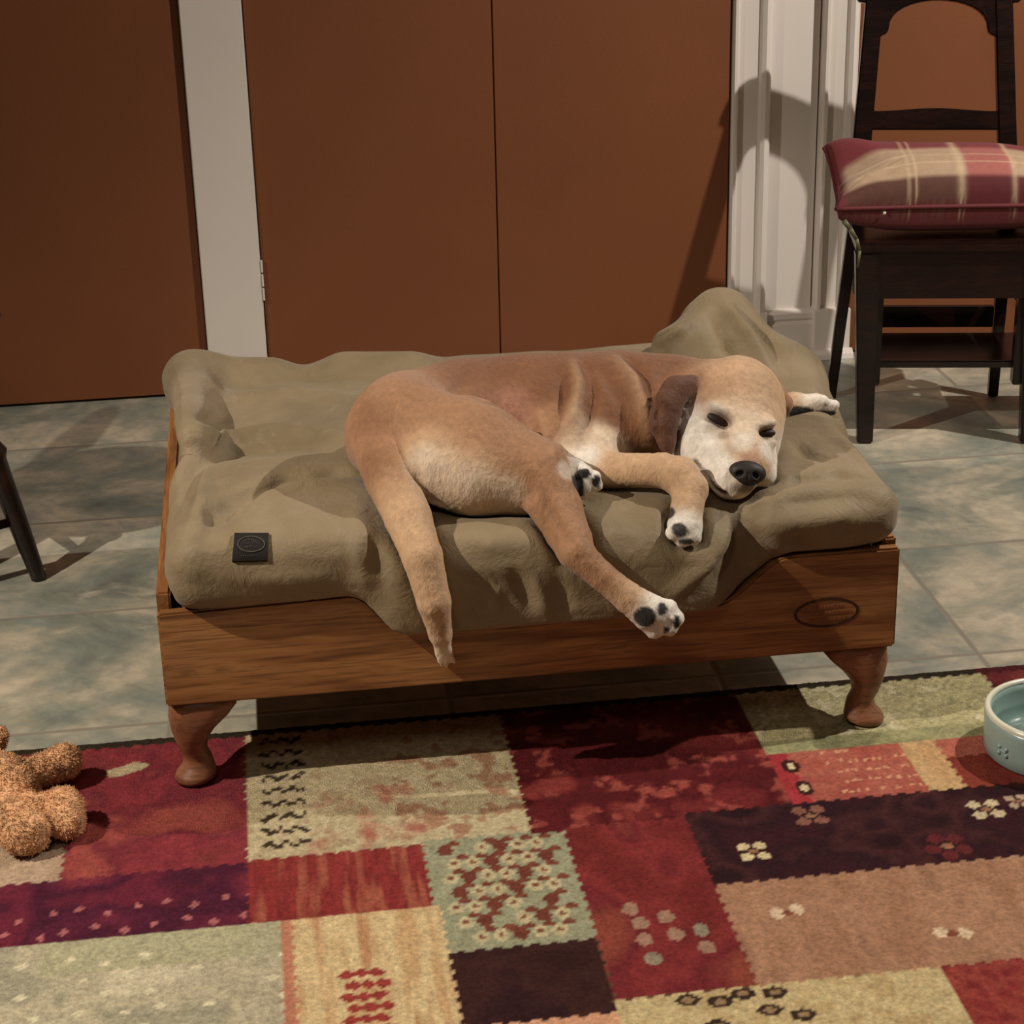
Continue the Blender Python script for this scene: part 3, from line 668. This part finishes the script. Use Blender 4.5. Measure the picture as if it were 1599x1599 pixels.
    V = V+N*(amp*hair)[:, None]
    col = col*(1+.11*np.clip(wobble(V*np.array([1.8, 1, .6]), 420, 9), -1, 1))[:, None]*(1+.10*wobble(V, 60, 11))[:, None]
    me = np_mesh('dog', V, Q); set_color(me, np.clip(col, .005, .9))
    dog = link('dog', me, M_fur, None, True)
    tag(dog, 'golden brown dog with a white muzzle asleep on the olive cushion', 'dog')
    # nose
    nc = hit(dog_head, 1168, 738)
    A = eye_axes(.12)
    NC = nc+CF*.004
    def nose(P):
        d = ell_d(P, NC, (.0250, .0155, .014), A); d = smin(d, ell_d(P, NC-A[:, 1]*.008, (.015, .009, .012), A), .006)
        for s in (-1, 1): d = smax(d, -ell_d(P, NC+A[:, 0]*s*.0105-A[:, 1]*.003-CF*.011, (.0050, .0035, .007), eye_axes(.12+s*.5)), .003)
        d = smax(d, -cone_d(P, NC-CF*.014-A[:, 1]*.002, NC-CF*.012-A[:, 1]*.016, .0008, .0008), .002)
        return d
    v, q = surface(nose, NC-.035, NC+.035, .0016); link('nose', np_mesh('nose', v, q), M_nose, dog, True)
    # closed eyes
    for (px, py, t, rx, rz), p in zip(EYES, EYEP):
        A = eye_axes(t)
        v, q = surface(lambda P: ell_d(P, p+CF*.0085, (rx*.86, rz*.75, .0060), A), p-.03, p+.03, .0016)
        link('eyelid', np_mesh('eyelid', v, q), M_eye, dog, True)
    return dog
M_fringe = m_paint('pale_hair', (.56, .40, .26), .6, .1, .1, .3)

# ---------------------------------------------------------------- bed cushion
def cush_base(P):
    d = rbox_d(P, (.325, 2.678, .258), (.472, .380, .104), .065)
    d = smin(d, rbox_d(P, (.340, 2.425, .275), (.248, .168, .084), .058), .022)        # front bulge over the scooped board
    d = smin(d, rbox_d(P, (.714, 2.50, .331), (.098, .225, .043), .036), .02)        # right lobe lying on the board
    d = smin(d, rbox_d(P, (-.010, 2.425, .320), (.138, .155, .050), .036), .035)        # left front lobe
    for a_, b_, ra, rb in (((1128, 497, 2.92), (1070, 560, 2.86), .032, .060), ((1128, 497, 2.92), (1225, 600, 2.80), .032, .055), ((1225, 600, 2.80), (1278, 690, 2.62), .052, .042), ((1120, 520, 2.92), (1150, 600, 2.80), .05, .07)):
        d = smin(d, cone_d(P, at(*a_[:2], Y=a_[2]), at(*b_[:2], Y=b_[2]), ra, rb), .05)
    for a_, b_, ra, rb in (((300, 592, 2.98), (420, 596, 2.98), .035, .030), ((540, 590, 2.97), (640, 590, 2.97), .035, .035), ((300, 592, 2.98), (300, 680, 2.6), .035, .02)):
        d = smin(d, cone_d(P, at(*a_[:2], Y=a_[2]), at(*b_[:2], Y=b_[2]), ra, rb), .05)
    return d
def on_cush(x, y): return hit(cush_base, x, y)
CREASE = [([(322, 838), (338, 805), (375, 778), (450, 748), (520, 738), (570, 738)], .011, .028),
          ([(1170, 778), (1200, 766), (1250, 748), (1310, 740), (1345, 742)], .010, .014)]
def segs(L, off):
    out = []
    for pts, r, k in L:
        W = [on_cush(x, y)+CF*off for x, y in pts]; n = len(W)
        for i in range(n-1):
            f0, f1 = math.sin(math.pi*(i+.35)/(n-.3)), math.sin(math.pi*(i+1.35)/(n-.3) if i+1.35 < n-.3 else 3.0)
            out.append((W[i], W[i+1], r*max(.35, f0), r*max(.35, abs(f1)), k))
    return out
CS = segs(CREASE, .002)
# cloth folds: (line, height, width); negative heights are valleys
FOLD = [([(322, 840), (350, 795), (390, 768), (450, 748), (510, 738), (575, 736)], -.0085, .010), ([(1160, 784), (1195, 768), (1245, 750), (1300, 742), (1350, 742)], -.0085, .008), ([(272, 765), (296, 716), (345, 688), (430, 677), (520, 684), (560, 700)], .010, .014), ([(280, 790), (310, 730), (370, 706), (470, 696), (550, 706)], -.006, .013),
        ([(318, 850), (350, 800), (430, 762), (540, 752)], .007, .014), ([(1138, 792), (1128, 845), (1100, 890), (1050, 930)], .009, .013), ([(1150, 800), (1142, 850), (1120, 895), (1075, 938)], -.010, .012),
        ([(1150, 815), (1210, 822), (1300, 812), (1385, 815)], .006, .014), ([(1210, 728), (1280, 716), (1345, 700)], .007, .014), ([(1180, 800), (1240, 785), (1320, 775), (1370, 780)], -.004, .012),
        ([(1130, 470), (1168, 525), (1205, 590)], .009, .014), ([(1150, 478), (1190, 520), (1222, 575)], -.006, .011), ([(1105, 492), (1130, 540), (1150, 580)], -.007, .012), ([(1112, 480), (1060, 520), (1010, 550)], .007, .014),
        ([(1090, 520), (1030, 545), (990, 552)], -.006, .012), ([(600, 790), (622, 850), (632, 920)], .005, .012), ([(585, 800), (592, 860), (600, 930)], -.005, .012), ([(560, 790), (562, 850), (570, 920)], .004, .012),
        ([(800, 890), (818, 925), (832, 960)], -.0045, .008), ([(830, 895), (845, 925), (858, 958)], .0035, .008), ([(862, 880), (878, 920), (890, 955)], -.004, .008), ([(770, 915), (780, 960)], .003, .009),
        ([(1165, 835), (1178, 865)], -.005, .009), ([(1200, 830), (1235, 862)], .004, .010), ([(1245, 830), (1262, 858)], -.004, .009), ([(1310, 820), (1340, 848)], -.003, .010),
        ([(1290, 680), (1340, 715), (1378, 780)], -.004, .013), ([(1240, 690), (1262, 712), (1300, 722)], -.005, .009), ([(285, 665), (320, 655), (355, 648)], -.006, .010), ([(290, 690), (325, 676), (350, 668)], .004, .009),
        ([(300, 590), (380, 620), (460, 612), (560, 625)], .004, .02), ([(350, 600), (450, 585), (600, 590)], -.004, .016), ([(300, 900), (420, 905), (540, 895)], .003, .014), ([(275, 740), (284, 830), (290, 910)], -.004, .014),
        ([(325, 720), (310, 800), (298, 900)], .005, .010), ([(940, 790), (1000, 812), (1040, 850)], -.003, .016), ([(700, 840), (760, 850), (830, 835)], .003, .016), ([(640, 560), (620, 600), (560, 640)], -.004, .014),
        ([(620, 575), (590, 610), (540, 640)], .004, .014), ([(950, 560), (1000, 530), (1060, 520)], .004, .012)]
FW = [([on_cush(x, y) for x, y in pts], h_, w_) for pts, h_, w_ in FOLD]
def fold_h(V, FW_=None):
    o = np.zeros(len(V))
    for W, h_, w_ in (FW_ or FW):
        L = [0.0]
        for a_, b_ in zip(W, W[1:]): L.append(L[-1]+float(np.linalg.norm(b_-a_)))
        best = np.full(len(V), 9.); tt = np.zeros(len(V))
        for i, (a_, b_) in enumerate(zip(W, W[1:])):
            d_ = b_-a_; l2 = max(float(d_@d_), 1e-9); t = np.clip(((V-a_)@d_)/l2, 0, 1); d = np.linalg.norm(V-a_-t[:, None]*d_, axis=1)
            m = d < best; best = np.where(m, d, best); tt = np.where(m, (L[i]+t*(L[i+1]-L[i]))/L[-1], tt)
        o += h_*np.exp(-(best/w_)**2)*(.15+.85*np.sin(np.pi*np.clip(tt, 0, 1))**.7)
    return o
def cush_sdf(P, dog=True):
    d = cush_base(P)
    for a_, b_, ra, rb, k in CS: d = smax(d, -cone_d(P, a_, b_, ra, rb), k)
    if dog: d = smax(d, -(dog_core(P)-.0035), .016)
    # inside of the wooden frame, so that cloth meets wood instead of passing through it
    q = np.stack([np.abs(P[..., 0]-(BX0+BX1)/2)-(BX1-BX0)/2, np.maximum(BY0-P[..., 1], P[..., 1]-BY1)], -1)
    for (xa, xb, ya, yb, zt) in ((BX0-.2, BX0+.0205, BY0-.3, BY1+.3, .2945), (BX1-.0205, BX1+.2, BY0-.3, BY1+.3, .2945), (BX0-.2, BX1+.2, BY1-.0205, BY1+.3, .2945)):
        f = np.maximum(np.maximum(np.maximum(xa-P[..., 0], P[..., 0]-xb), np.maximum(ya-P[..., 1], P[..., 1]-yb)), P[..., 2]-zt); d = smax(d, -f, .006)
    z_t = np.interp(P[..., 0], [BX0, .080, .097, .115, .133, .150, .56, .586, .612, .640, .665, BX1], [.271, .2765, .268, .249, .229, .222, .222, .231, .253, .274, .2835, .2835])+.0022
    f = np.maximum(P[..., 1]-(BY0+.0205), (P[..., 2]-z_t)*.8); d = smax(d, -f, .006)
    return d
def make_cushion():
    V, Q = surface(cush_sdf, (-.22, 2.20, .13), (.93, 3.12, .53), .0055, 2)
    N, _ = grad(cush_sdf, V, .003)
    a = wobble(V, 26, 1)*.0030+wobble(V, 60, 2)*.0018+wobble(V*np.array([1, .5, 1.6]), 110, 5)*.0009+fold_h(V)*1.7
    dd = dog_core(V); a = a*np.clip((dd-.004)/.03, 0, 1)
    wood = (np.abs(V[:, 0]-(BX0+BX1)/2) > (BX1-BX0)/2-.05) | (V[:, 1] < BY0+.03) | (V[:, 1] > BY1-.04)
    a = np.where(wood, a*np.clip((V[:, 2]-.285)/.03, 0, 1) if False else a*np.where(V[:, 1] < BY0-.002, 1, np.clip((V[:, 2]-.292)/.02, 0, 1)), a*np.clip((V[:, 2]-.19)/.05, 0, 1)); a = np.where((V[:, 1] < BY0+.03) & (V[:, 2] < np.interp(V[:, 0], [.08, .15, .56, .665], [.28, .23, .23, .29])), 0, a)
    V = V+N*a[:, None]
    o = link('bed_cushion', np_mesh('bed_cushion', V, Q), M_canvas, None, True)
    tag(o, 'olive brown waxed fabric cushion, rumpled, filling the wooden dog bed', 'cushion')
    # woven label sewn on the front
    full = lambda P: cush_sdf(P, False)
    def sheet(name, mat, quad, off, nu=14, nv=12, parent=o, mask=None):
        (x0, y0), (x1, y1), (x2, y2), (x3, y3) = quad; b = bmesh.new(); G_ = []
        for i in range(nu+1):
            for j in range(nv+1):
                u, v = i/nu, j/nv; px = (x0*(1-u)+x1*u)*(1-v)+(x3*(1-u)+x2*u)*v; py = (y0*(1-u)+y1*u)*(1-v)+(y3*(1-u)+y2*u)*v
                G_.append(hit(full, px, py))
        G_ = np.array(G_); n_, _ = grad(full, G_, .004); n_ = n_.mean(0); n_ /= np.linalg.norm(n_)
        top = [b.verts.new(p+n_*off) for p in G_]; bot = [b.verts.new(p-n_*.001) for p in G_]
        id_ = lambda i, j: i*(nv+1)+j
        for i in range(nu):
            for j in range(nv):
                f = (id_(i, j), id_(i+1, j), id_(i+1, j+1), id_(i, j+1)); b.faces.new([top[k] for k in f]); b.faces.new([bot[k] for k in f][::-1])
        rim = [id_(i, 0) for i in range(nu)]+[id_(nu, j) for j in range(nv)]+[id_(i, nv) for i in range(nu, 0, -1)]+[id_(0, j) for j in range(nv, 0, -1)]
        for k in range(len(rim)): a_, c_ = rim[k], rim[(k+1) % len(rim)]; b.faces.new((top[a_], top[c_], bot[c_], bot[a_]))
        return from_bm(name, b, mat, parent, False), n_
    lab, n_ = sheet('fabric_label', M_black, [(367, 834), (420, 834), (418, 877), (363, 878)], .0040)
    lab['label'] = 'black square label with a stitched oval'
    b = bmesh.new()
    pts = [Vector(hit(full, 393+21*math.cos(t), 852+12*math.sin(t))+n_*.0046) for t in np.linspace(0, 2*math.pi, 29)]
    sweep(b, pts, [.0008]*len(pts), 6)
    r = random.Random(7)
    for py, half in ((846, 9), (851, 11), (856, 9), (870, 15)):
        x_ = 392-half
        while x_ < 392+half:
            L = r.uniform(1.5, 3); p0 = Vector(hit(full, x_, py+r.uniform(-1, 1))+n_*.0044); p1 = Vector(hit(full, x_+L*.4, py+r.uniform(-2.2, 2.2))+n_*.0044); sweep(b, [p0, p1], [.0006, .0006], 5); x_ += L+.8
    from_bm('stitching', b, M_grey, lab)
make_cushion()
make_dog()

# ---------------------------------------------------------------- step chair with plaid cushion (right)
def make_step_chair():
    root = empty('step_chair', tuple(at(1352, 690, z=0))); root['_world'] = 1
    tag(root, 'dark mahogany chair with arched back and low step beside the white door casing', 'chair')
    m = M_mahog
    sx = Vector((.98, -.2, 0)); sy = Vector((.2, .98, 0)); up = Vector((0, 0, 1))
    O = Vector(at(1350, 690, z=0))
    def L(x, y, z): return O+sx*x+sy*y+up*z
    sd = tuple(sx)
    def W(px, py, Y): return Vector(at(px, py, Y=Y))
    # back stiles: run from behind the seat up past the frame
    sl0, sl1 = W(1345, 235, 3.665), W(1366, 0, 3.735); sr0, sr1 = W(1573, 235, 3.600), W(1567, 0, 3.670)
    # right edge widens: (1590,225) .. (1579,0)
    for a_, b_ in ((sl0, sl1), (sr0, sr1)):
        b = bmesh.new(); d = (b_-a_); bar(b, a_-d*.52, b_+d*.12, .036, .026, .034, .022, sd); from_bm('stile', b, m, root, False, .003)
    dl = sl1-sl0; dr = sr1-sr0
    def on(t, s, off=0): return (sl0+dl*t)*(1-s)+(sr0+dr*t)*s
    zt = lambda z: (z-sl0.z)/dl.z
    # top rail with an arched lower edge
    nrm = (sr0-sl0).cross(dl).normalized()*.018
    def plate(name, outline, bev=.002):
        b = bmesh.new(); prism(b, [on(t, s)-nrm/2 for t, s in outline], nrm); from_bm(name, b, m, root, False, bev)
    arch = []
    for i in range(17):
        a = math.pi*i/16; arch.append((.800+.195*math.sin(a)**.8 if 0 < i < 16 else .800, .5-.375*math.cos(a)))
    out = [(1.235, .08), (1.245, .3), (1.25, .5), (1.245, .7), (1.235, .92), (1.20, 1.03), (1.12, 1.11), (1.02, 1.14), (.985, 1.13), (.975, 1.06), (.90, 1.04), (.72, 1.00), (.70, .965), (.76, .925), (.775, .885)]+arch[::-1]+[(.775, .115), (.76, .075), (.70, .035), (.72, 0), (.90, -.04), (.975, -.06), (.985, -.13), (1.02, -.14), (1.12, -.11), (1.20, -.03)]
    plate('top_rail', out)
    sl = []
    for i in range(21):
        s = i/20; sl.append((.262+.018*math.cos(2*math.pi*(s-.5)*1.0)+.022*abs(s-.5)**2*4*.9-(.0), s))
    plate('back_slat', [(.135, 0), (.135, 1)]+[(t, s) for t, s in sl[::-1]])
    # seat panel
    b = bmesh.new(); box(b, -.035, .335, -.03, .25, .383, .403, Matrix((( *[sx.x, sy.x, 0], O.x), (*[sx.y, sy.y, 0], O.y), (0, 0, 1, 0), (0, 0, 0, 1))))
    MM = Matrix(((sx.x, sy.x, 0, O.x), (sx.y, sy.y, 0, O.y), (0, 0, 1, 0), (0, 0, 0, 1)))
    from_bm('seat', b, m, root, False, .004)
    # deep front apron
    b = bmesh.new(); box(b, .006, .31, -.018, .0, .292, .383, MM); from_bm('apron', b, m, root, False, .002)
    # legs
    def leg(pts, w0, h0, w1, h1):
        b = bmesh.new()
        for i in range(len(pts)-1): bar(b, pts[i], pts[i+1], w0+(w1-w0)*i/(len(pts)-1), h0, w0+(w1-w0)*(i+1)/(len(pts)-1), h1, sd)
        from_bm('leg', b, m, root, False, .003)
    leg([L(-.012, -.005, .383), L(.0, 0, 0)], .046, .040, .030, .030)
    leg([L(.300, -.005, .383), L(.312, 0, 0)], .046, .040, .030, .030)
    leg([sl0-dl*.4, W(1297, 622, 3.70)*.98+W(1297, 618, 3.70)*.02], .024, .026, .020, .022)
    leg([sr0-dr*.4, W(1550, 618, 3.632)], .026, .028, .020, .022)
    # stretcher rail and step tread low at the back
    def B(name, x0, x1, y0, y1, z0, z1, bev=.002): b_ = bmesh.new(); box(b_, x0, x1, y0, y1, z0, z1, MM); return from_bm(name, b_, m, root, False, bev)
    B('rail', .005, .27, .215, .232, .165, .208)
    B('step', .010, .42, .02, .205, .143, .158, .003)
    B('step_support', .008, .024, .0, .03, .115, .30)
    B('step_support', .275, .291, .0, .03, .115, .30)
    B('side_rail', -.012, .004, .02, .24, .24, .29)
    B('side_rail', .296, .312, .02, .24, .24, .29)
    # pillow
    ct = np.array(L(.150, .083, .468)); n = 120; u = np.linspace(-1, 1, n); U, Vv = np.meshgrid(u, u, indexing='ij')
    hx, hy, hz = .230, .108, .082
    ang = .04; ex = np.array(sx)*math.cos(ang)+np.array(sy)*math.sin(ang); ey = -np.array(sx)*math.sin(ang)+np.array(sy)*math.cos(ang)
    def plaid(a, c):        # a along the width, c from front (-1) to back (1)
        red = np.array(srgb(112, 42, 48)); be = np.array(srgb(168, 142, 116)); pk = np.array(srgb(156, 92, 84)); br = np.array(srgb(86, 52, 42)); mar = np.array(srgb(84, 26, 30))
        S_ = lambda x, e0, e1: np.clip((x-e0)/(e1-e0), 0, 1)[..., None]
        wa = S_(a, .02, .06)*(1-S_(a, .40, .44)); base = be*(1-wa)+pk*wa
        dk = S_(a, .02, .06)
        front = br*(1-dk)+mar*dk
        c1 = S_(c, -.86, -.80); out_ = front*(1-c1)+base*c1
        c2 = S_(c, .05, .20); out_ = out_*(1-c2)+red*c2
        e = np.clip((-.90-a)/.06, 0, 1)[..., None]; out_ = out_*(1-e)+red*e
        for ln, w_ in ((-.42, .012), (-.36, .010), (.0, .03), (.42, .02)): t = np.exp(-((a-ln)/w_)**2)[..., None]*.45; out_ = out_*(1-t)+np.array(srgb(206, 184, 150))*t*(1)
        for ln, w_ in ((-.25, .03), (-.55, .02)): t = np.exp(-((c-ln)/w_)**2)[..., None]*.4; out_ = out_*(1-t)+np.array(srgb(206, 184, 150))*t
        return out_
    Vs, Cs = [], []
    for side in (1, -1):
        pr = np.maximum((1-np.abs(U)**2.6)*(1-np.abs(Vv)**2.6), 0)**.42
        sc = 1-.10*(1-np.abs(Vv)**2)*np.abs(U)**6*0-.055*(1-Vv**2)*U**2; sc2 = 1-.06*(1-U**2)*Vv**2
        corner = np.exp(-(((U+1)/.30)**2+((Vv-.0)/1.2)**2))
        fold = .006*np.sin((U*9+Vv*5))*np.exp(-((U+.72)/.25)**2)*pr + .008*np.exp(-((Vv+.9-(U+1)*.9)/.07)**2)*np.exp(-((U+.75)/.25)**2)*pr-.008*np.exp(-((Vv+.75-(U+1)*.8)/.06)**2)*np.exp(-((U+.72)/.22)**2)*pr
        z = (hz*pr if side > 0 else -.058*pr**.45)*(1-.25*corner)+(fold if side > 0 else 0)+.050*np.exp(-(((U+1)/.45)**2+((Vv-1)/.8)**2))+.02*np.clip(Vv, 0, 1)
        P = ct+ex*(U*sc*hx)[..., None]+ey*(Vv*sc2*hy)[..., None]+np.array([0, 0, 1])*z[..., None]
        Vs.append(P.reshape(-1, 3)); cc = plaid(U, Vv) if side > 0 else np.tile(np.array(srgb(84, 28, 30)), (n, n, 1))
        Cs.append(cc.reshape(-1, 3))
    I = np.arange(n*n).reshape(n, n); F = np.stack([I[:-1, :-1], I[1:, :-1], I[1:, 1:], I[:-1, 1:]], -1).reshape(-1, 4)
    Fs = np.concatenate([F, F[:, ::-1]+n*n]); V = np.concatenate(Vs); Cc = np.concatenate(Cs)
    # merge the seam
    me = np_mesh('seat_cushion', V, Fs); set_color(me, Cc); bm = bmesh.new(); bm.from_mesh(me); bmesh.ops.remove_doubles(bm, verts=bm.verts, dist=1e-5); bm.to_mesh(me); bm.free()
    o = link('seat_cushion', me, M_plaid, None, True); tag(o, 'maroon and beige tartan cushion on the seat of the dark chair', 'cushion')
    b = bmesh.new(); ring = [V[I[i, 0]] for i in range(n)]+[V[I[n-1, j]] for j in range(1, n)]+[V[I[i, n-1]] for i in range(n-2, -1, -1)]+[V[I[0, j]] for j in range(n-2, -1, -1)]
    ring = ring[::4]+[ring[0]]; sweep(b, [Vector(p) for p in ring], [.0042]*len(ring), 8); from_bm('piping', b, M_maroon, o, True)
    b = bmesh.new(); p = ct+ex*(-.62*hx)+ey*(-.995*hy)+np.array([0, 0, -.008]); bmesh.ops.create_icosphere(b, subdivisions=2, radius=.0032, matrix=Matrix.Translation(Vector(p-np.array([0, .004, 0])))); from_bm('zip_pull', b, M_rim, o, True)
    # tie ribbons hanging at the left corner
    b = bmesh.new(); q = [W(1318, 345, 3.385), W(1328, 358, 3.38), W(1338, 374, 3.378), W(1343, 392, 3.378), W(1340, 418, 3.378)]
    for i in range(4): bar(b, q[i], q[i+1], .010-.0015*i, .002, .010-.0015*(i+1), .002, sd)
    from_bm('tie', b, M_tie, o, True)
M_plaid = m_attr('tartan_cloth', .75, 500, .3, .0008, (1, 1, 1), .12, .1, 90, .3)
M_maroon = m_paint('maroon_cloth', srgb(96, 34, 38), .7, .2)
M_tie = m_paint('olive_ribbon', srgb(92, 88, 60), .5, .2)
make_step_chair()

# ---------------------------------------------------------------- round-seated spindle chair (left edge, only a leg in view)
def make_side_chair():
    foot = Vector(at(62, 905, z=0)); root = empty('wooden_chair', tuple(foot)); root['_world'] = 1
    tag(root, 'black wooden chair at the left edge, only one splayed leg in view', 'chair')
    m = M_mahog; cx, cy, zs = -.61, 3.12, .43; th = math.radians(-38)
    b = bmesh.new(); lathe(b, [(.001, zs-.012), (.150, zs-.012), (.178, zs-.002), (.182, zs+.008), (.172, zs+.018), (.10, zs+.014), (.001, zs+.010)], (cx, cy, 0), 48); from_bm('seat', b, m, root, True)
    ends = []
    for k in range(4):
        a = math.atan2(foot.y-cy, foot.x-cx)+k*math.pi/2; f = Vector((cx, cy, 0))+Vector((math.cos(a), math.sin(a), 0))*(foot-Vector((cx, cy, 0))).length
        t = Vector((cx+.105*math.cos(a), cy+.105*math.sin(a), zs-.008)); ends.append((f, t))
        P = [f.lerp(t, s) for s in (0, .05, .15, .30, .45, .50, .53, .56, .62, .8, 1)]
        b = bmesh.new(); sweep(b, P, [.0125, .0135, .0155, .0175, .019, .020, .026, .020, .018, .016, .012], 16); from_bm('leg', b, m, root, True)
    for i, j in ((0, 1), (1, 2), (2, 3), (3, 0)):
        b = bmesh.new(); s = .34 if i % 2 == 0 else .25; p, q = ends[i][0].lerp(ends[i][1], s), ends[j][0].lerp(ends[j][1], s); sweep(b, [p, p.lerp(q, .5), q], [.007, .011, .007], 12); from_bm('stretcher', b, m, root, True)
    # hoop back with spindles and a shaped splat
    bd = Vector((-.90, .40, 0)).normalized(); sd = Vector((bd.y, -bd.x, 0)); base = Vector((cx, cy, zs+.005))
    H = [base+bd*.12+sd*(.16*math.cos(a))+(Vector((0, 0, 1))*.24+bd*.10)*max(0, math.sin(a))**.8 for a in np.linspace(0, math.pi, 25)]
    b = bmesh.new(); sweep(b, H, [.011]*len(H), 12); from_bm('hoop', b, m, root, True)
    for s in (-.11, -.07, .07, .11):
        hgt = (1-(s/.16)**2)**.4; b = bmesh.new(); sweep(b, [base+bd*.12+sd*s*.8, base+bd*.12+sd*s+(Vector((0, 0, 1))*.24+bd*.10)*hgt*.98], [.006, .005], 10); from_bm('spindle', b, m, root, True)
    b = bmesh.new(); e = Vector((0, 0, 1))*.24+bd*.10; nn = sd.cross(e).normalized()*.008
    o_ = [(0, .028), (.25, .020), (.4, .036), (.55, .045), (.7, .030), (.85, .022), (.985, .034)]
    prism(b, [base+bd*.12+e*t-sd*w_ for t, w_ in o_]+[base+bd*.12+e*t+sd*w_ for t, w_ in o_[::-1]], nn); from_bm('splat', b, m, root, False, .002)
make_side_chair()

# ---------------------------------------------------------------- plush toy
def make_toy():
    g = []
    def T(pts, k=.012):
        W = [(at(p[0], p[1], z=p[2]), p[3]) for p in pts]
        if len(W) == 1: W = W*2
        for i in range(len(W)-1): g.append((W[i][0], W[i+1][0], W[i][1], W[i+1][1], k))
    T([(-70, 1215, .050, .050), (0, 1225, .048, .038), (20, 1238, .046, .034)])        # body
    T([(15, 1225, .045, .024), (60, 1205, .043, .019), (99, 1190, .043, .024)], .010)                     # arm
    T([(15, 1250, .040, .024), (62, 1266, .038, .019), (98, 1264, .038, .026), (104, 1284, .034, .023)], .007)   # leg
    T([(-10, 1262, .045, .026), (22, 1284, .042, .028), (40, 1300, .036, .031)], .006)                 # leg
    T([(-12, 1162, .06, .018), (-4, 1150, .07, .014)], .01)
    T([(-170, 1190, .065, .058)], .02); T([(-215, 1150, .08, .020)], .01); T([(-150, 1135, .085, .020)], .01); T([(-190, 1225, .05, .026)], .015)
    def f(P):
        d = None
        for a, b_, ra, rb, k in g:
            e = cone_d(P, a, b_, ra, rb); d = e if d is None else smin(d, e, k)
        return smax(d, .0125-P[..., 2], .004)
    V, Q = surface(f, (-.62, 2.14, .0), (-.23, 2.62, .17), .0034)
    N, _ = grad(f, V, .002)
    h = wobble(V, 330, 21)*.0014+wobble(V, 620, 22)*.0014+wobble(V, 150, 23)*.0010
    V = V+N*(np.where(V[:, 2] > .016, h, 0))[:, None]
    c = np.array((.60, .33, .16))*(1+.30*wobble(V, 170, 24)+.22*wobble(V, 420, 25))[:, None]
    c = c+np.clip(wobble(V, 60, 26), 0, 1)[:, None]*np.array((.14, .11, .07))
    c = np.clip(c, .02, .9)
    me = np_mesh('plush_toy', V, Q); set_color(me, c); o = link('plush_toy', me, M_plush, None, True)
    # pile: tufts leaning every way, each a slim three-sided spike
    r = np.random.RandomState(3); vis = np.where((V[:, 2] > .018) & (V[:, 0] > -.52))[0]; pick = r.choice(vis, 15000); p = V[pick]; n_ = N[pick]+r.normal(size=(15000, 3))*.55
    n_ /= np.linalg.norm(n_, axis=1)[:, None]; L_ = .0022+.0032*r.rand(15000); t_ = np.cross(n_, r.normal(size=(15000, 3))); t_ /= np.linalg.norm(t_, axis=1)[:, None]; b_ = np.cross(n_, t_)
    wd = .0011; base = p-n_*.001; tip = p+n_*L_[:, None]
    VV = np.stack([base+t_*wd, base-t_*wd*.5+b_*wd*.87, base-t_*wd*.5-b_*wd*.87, tip], 1); VV[..., 2] = np.maximum(VV[..., 2], .0126); VV = VV.reshape(-1, 3)
    k = np.arange(15000)[:, None]*4; FF = np.concatenate([k+np.array([0, 1, 3]), k+np.array([1, 2, 3]), k+np.array([2, 0, 3])])
    me2 = np_mesh('pile', VV, FF); set_color(me2, np.repeat(np.clip(c[pick]*(.8+.5*r.rand(15000, 1)), 0, .9), 4, 0)); pl = link('pile', me2, M_plush, o, False); pl['kind'] = 'stuff'
    tag(o, 'fluffy tan plush toy with stubby limbs lying on the rug at the left edge', 'soft toy')
make_toy()

# ---------------------------------------------------------------- water bowl
def make_bowl():
    cx, cy = 1.008, 2.192; root = empty('dog_bowl', (cx, cy, 0)); tag(root, 'round pale green ceramic dog bowl of water on the rug at the right edge', 'bowl')
    z0 = .0115
    b = bmesh.new(); P = [(.001, z0), (.086, z0), (.0905, z0+.004), (.0915, z0+.02), (.0925, z0+.05), (.0925, z0+.0595), (.0845, z0+.0595), (.083, z0+.05), (.080, z0+.02), (.070, z0+.010), (.001, z0+.008)]
    lathe(b, P, (0, 0, 0), 96); from_bm('bowl_body', b, M_glaze, root, True)
    b = bmesh.new(); lathe(b, [(.0925, z0+.058), (.0932, z0+.061), (.0915, z0+.0640), (.0885, z0+.0652), (.0855, z0+.0640), (.0843, z0+.061), (.0845, z0+.058), (.0925, z0+.058)], (0, 0, 0), 96); from_bm('rim', b, M_rim, root, True)
    b = bmesh.new(); rings = lathe(b, [(.001, z0+.030), (.0812, z0+.030)], (0, 0, 0), 64); from_bm('water', b, M_water, root, True)
    for a0 in (-2.75, -2.05, -1.35):           # raised bones round the side
        b = bmesh.new()
        for s, dz in ((-.07, .005), (-.07, -.004), (.07, .005), (.07, -.004)):
            a = a0+s; bmesh.ops.create_icosphere(b, subdivisions=2, radius=.0036, matrix=Matrix.Translation((.0915*math.cos(a), .0915*math.sin(a), z0+.026+dz)))
        q = [Vector((.0920*math.cos(a0+t), .0920*math.sin(a0+t), z0+.0265)) for t in (-.07, -.035, 0, .035, .07)]; sweep(b, q, [.0018]*5, 8); from_bm('embossed_bone', b, M_glaze, root, True)
make_bowl()
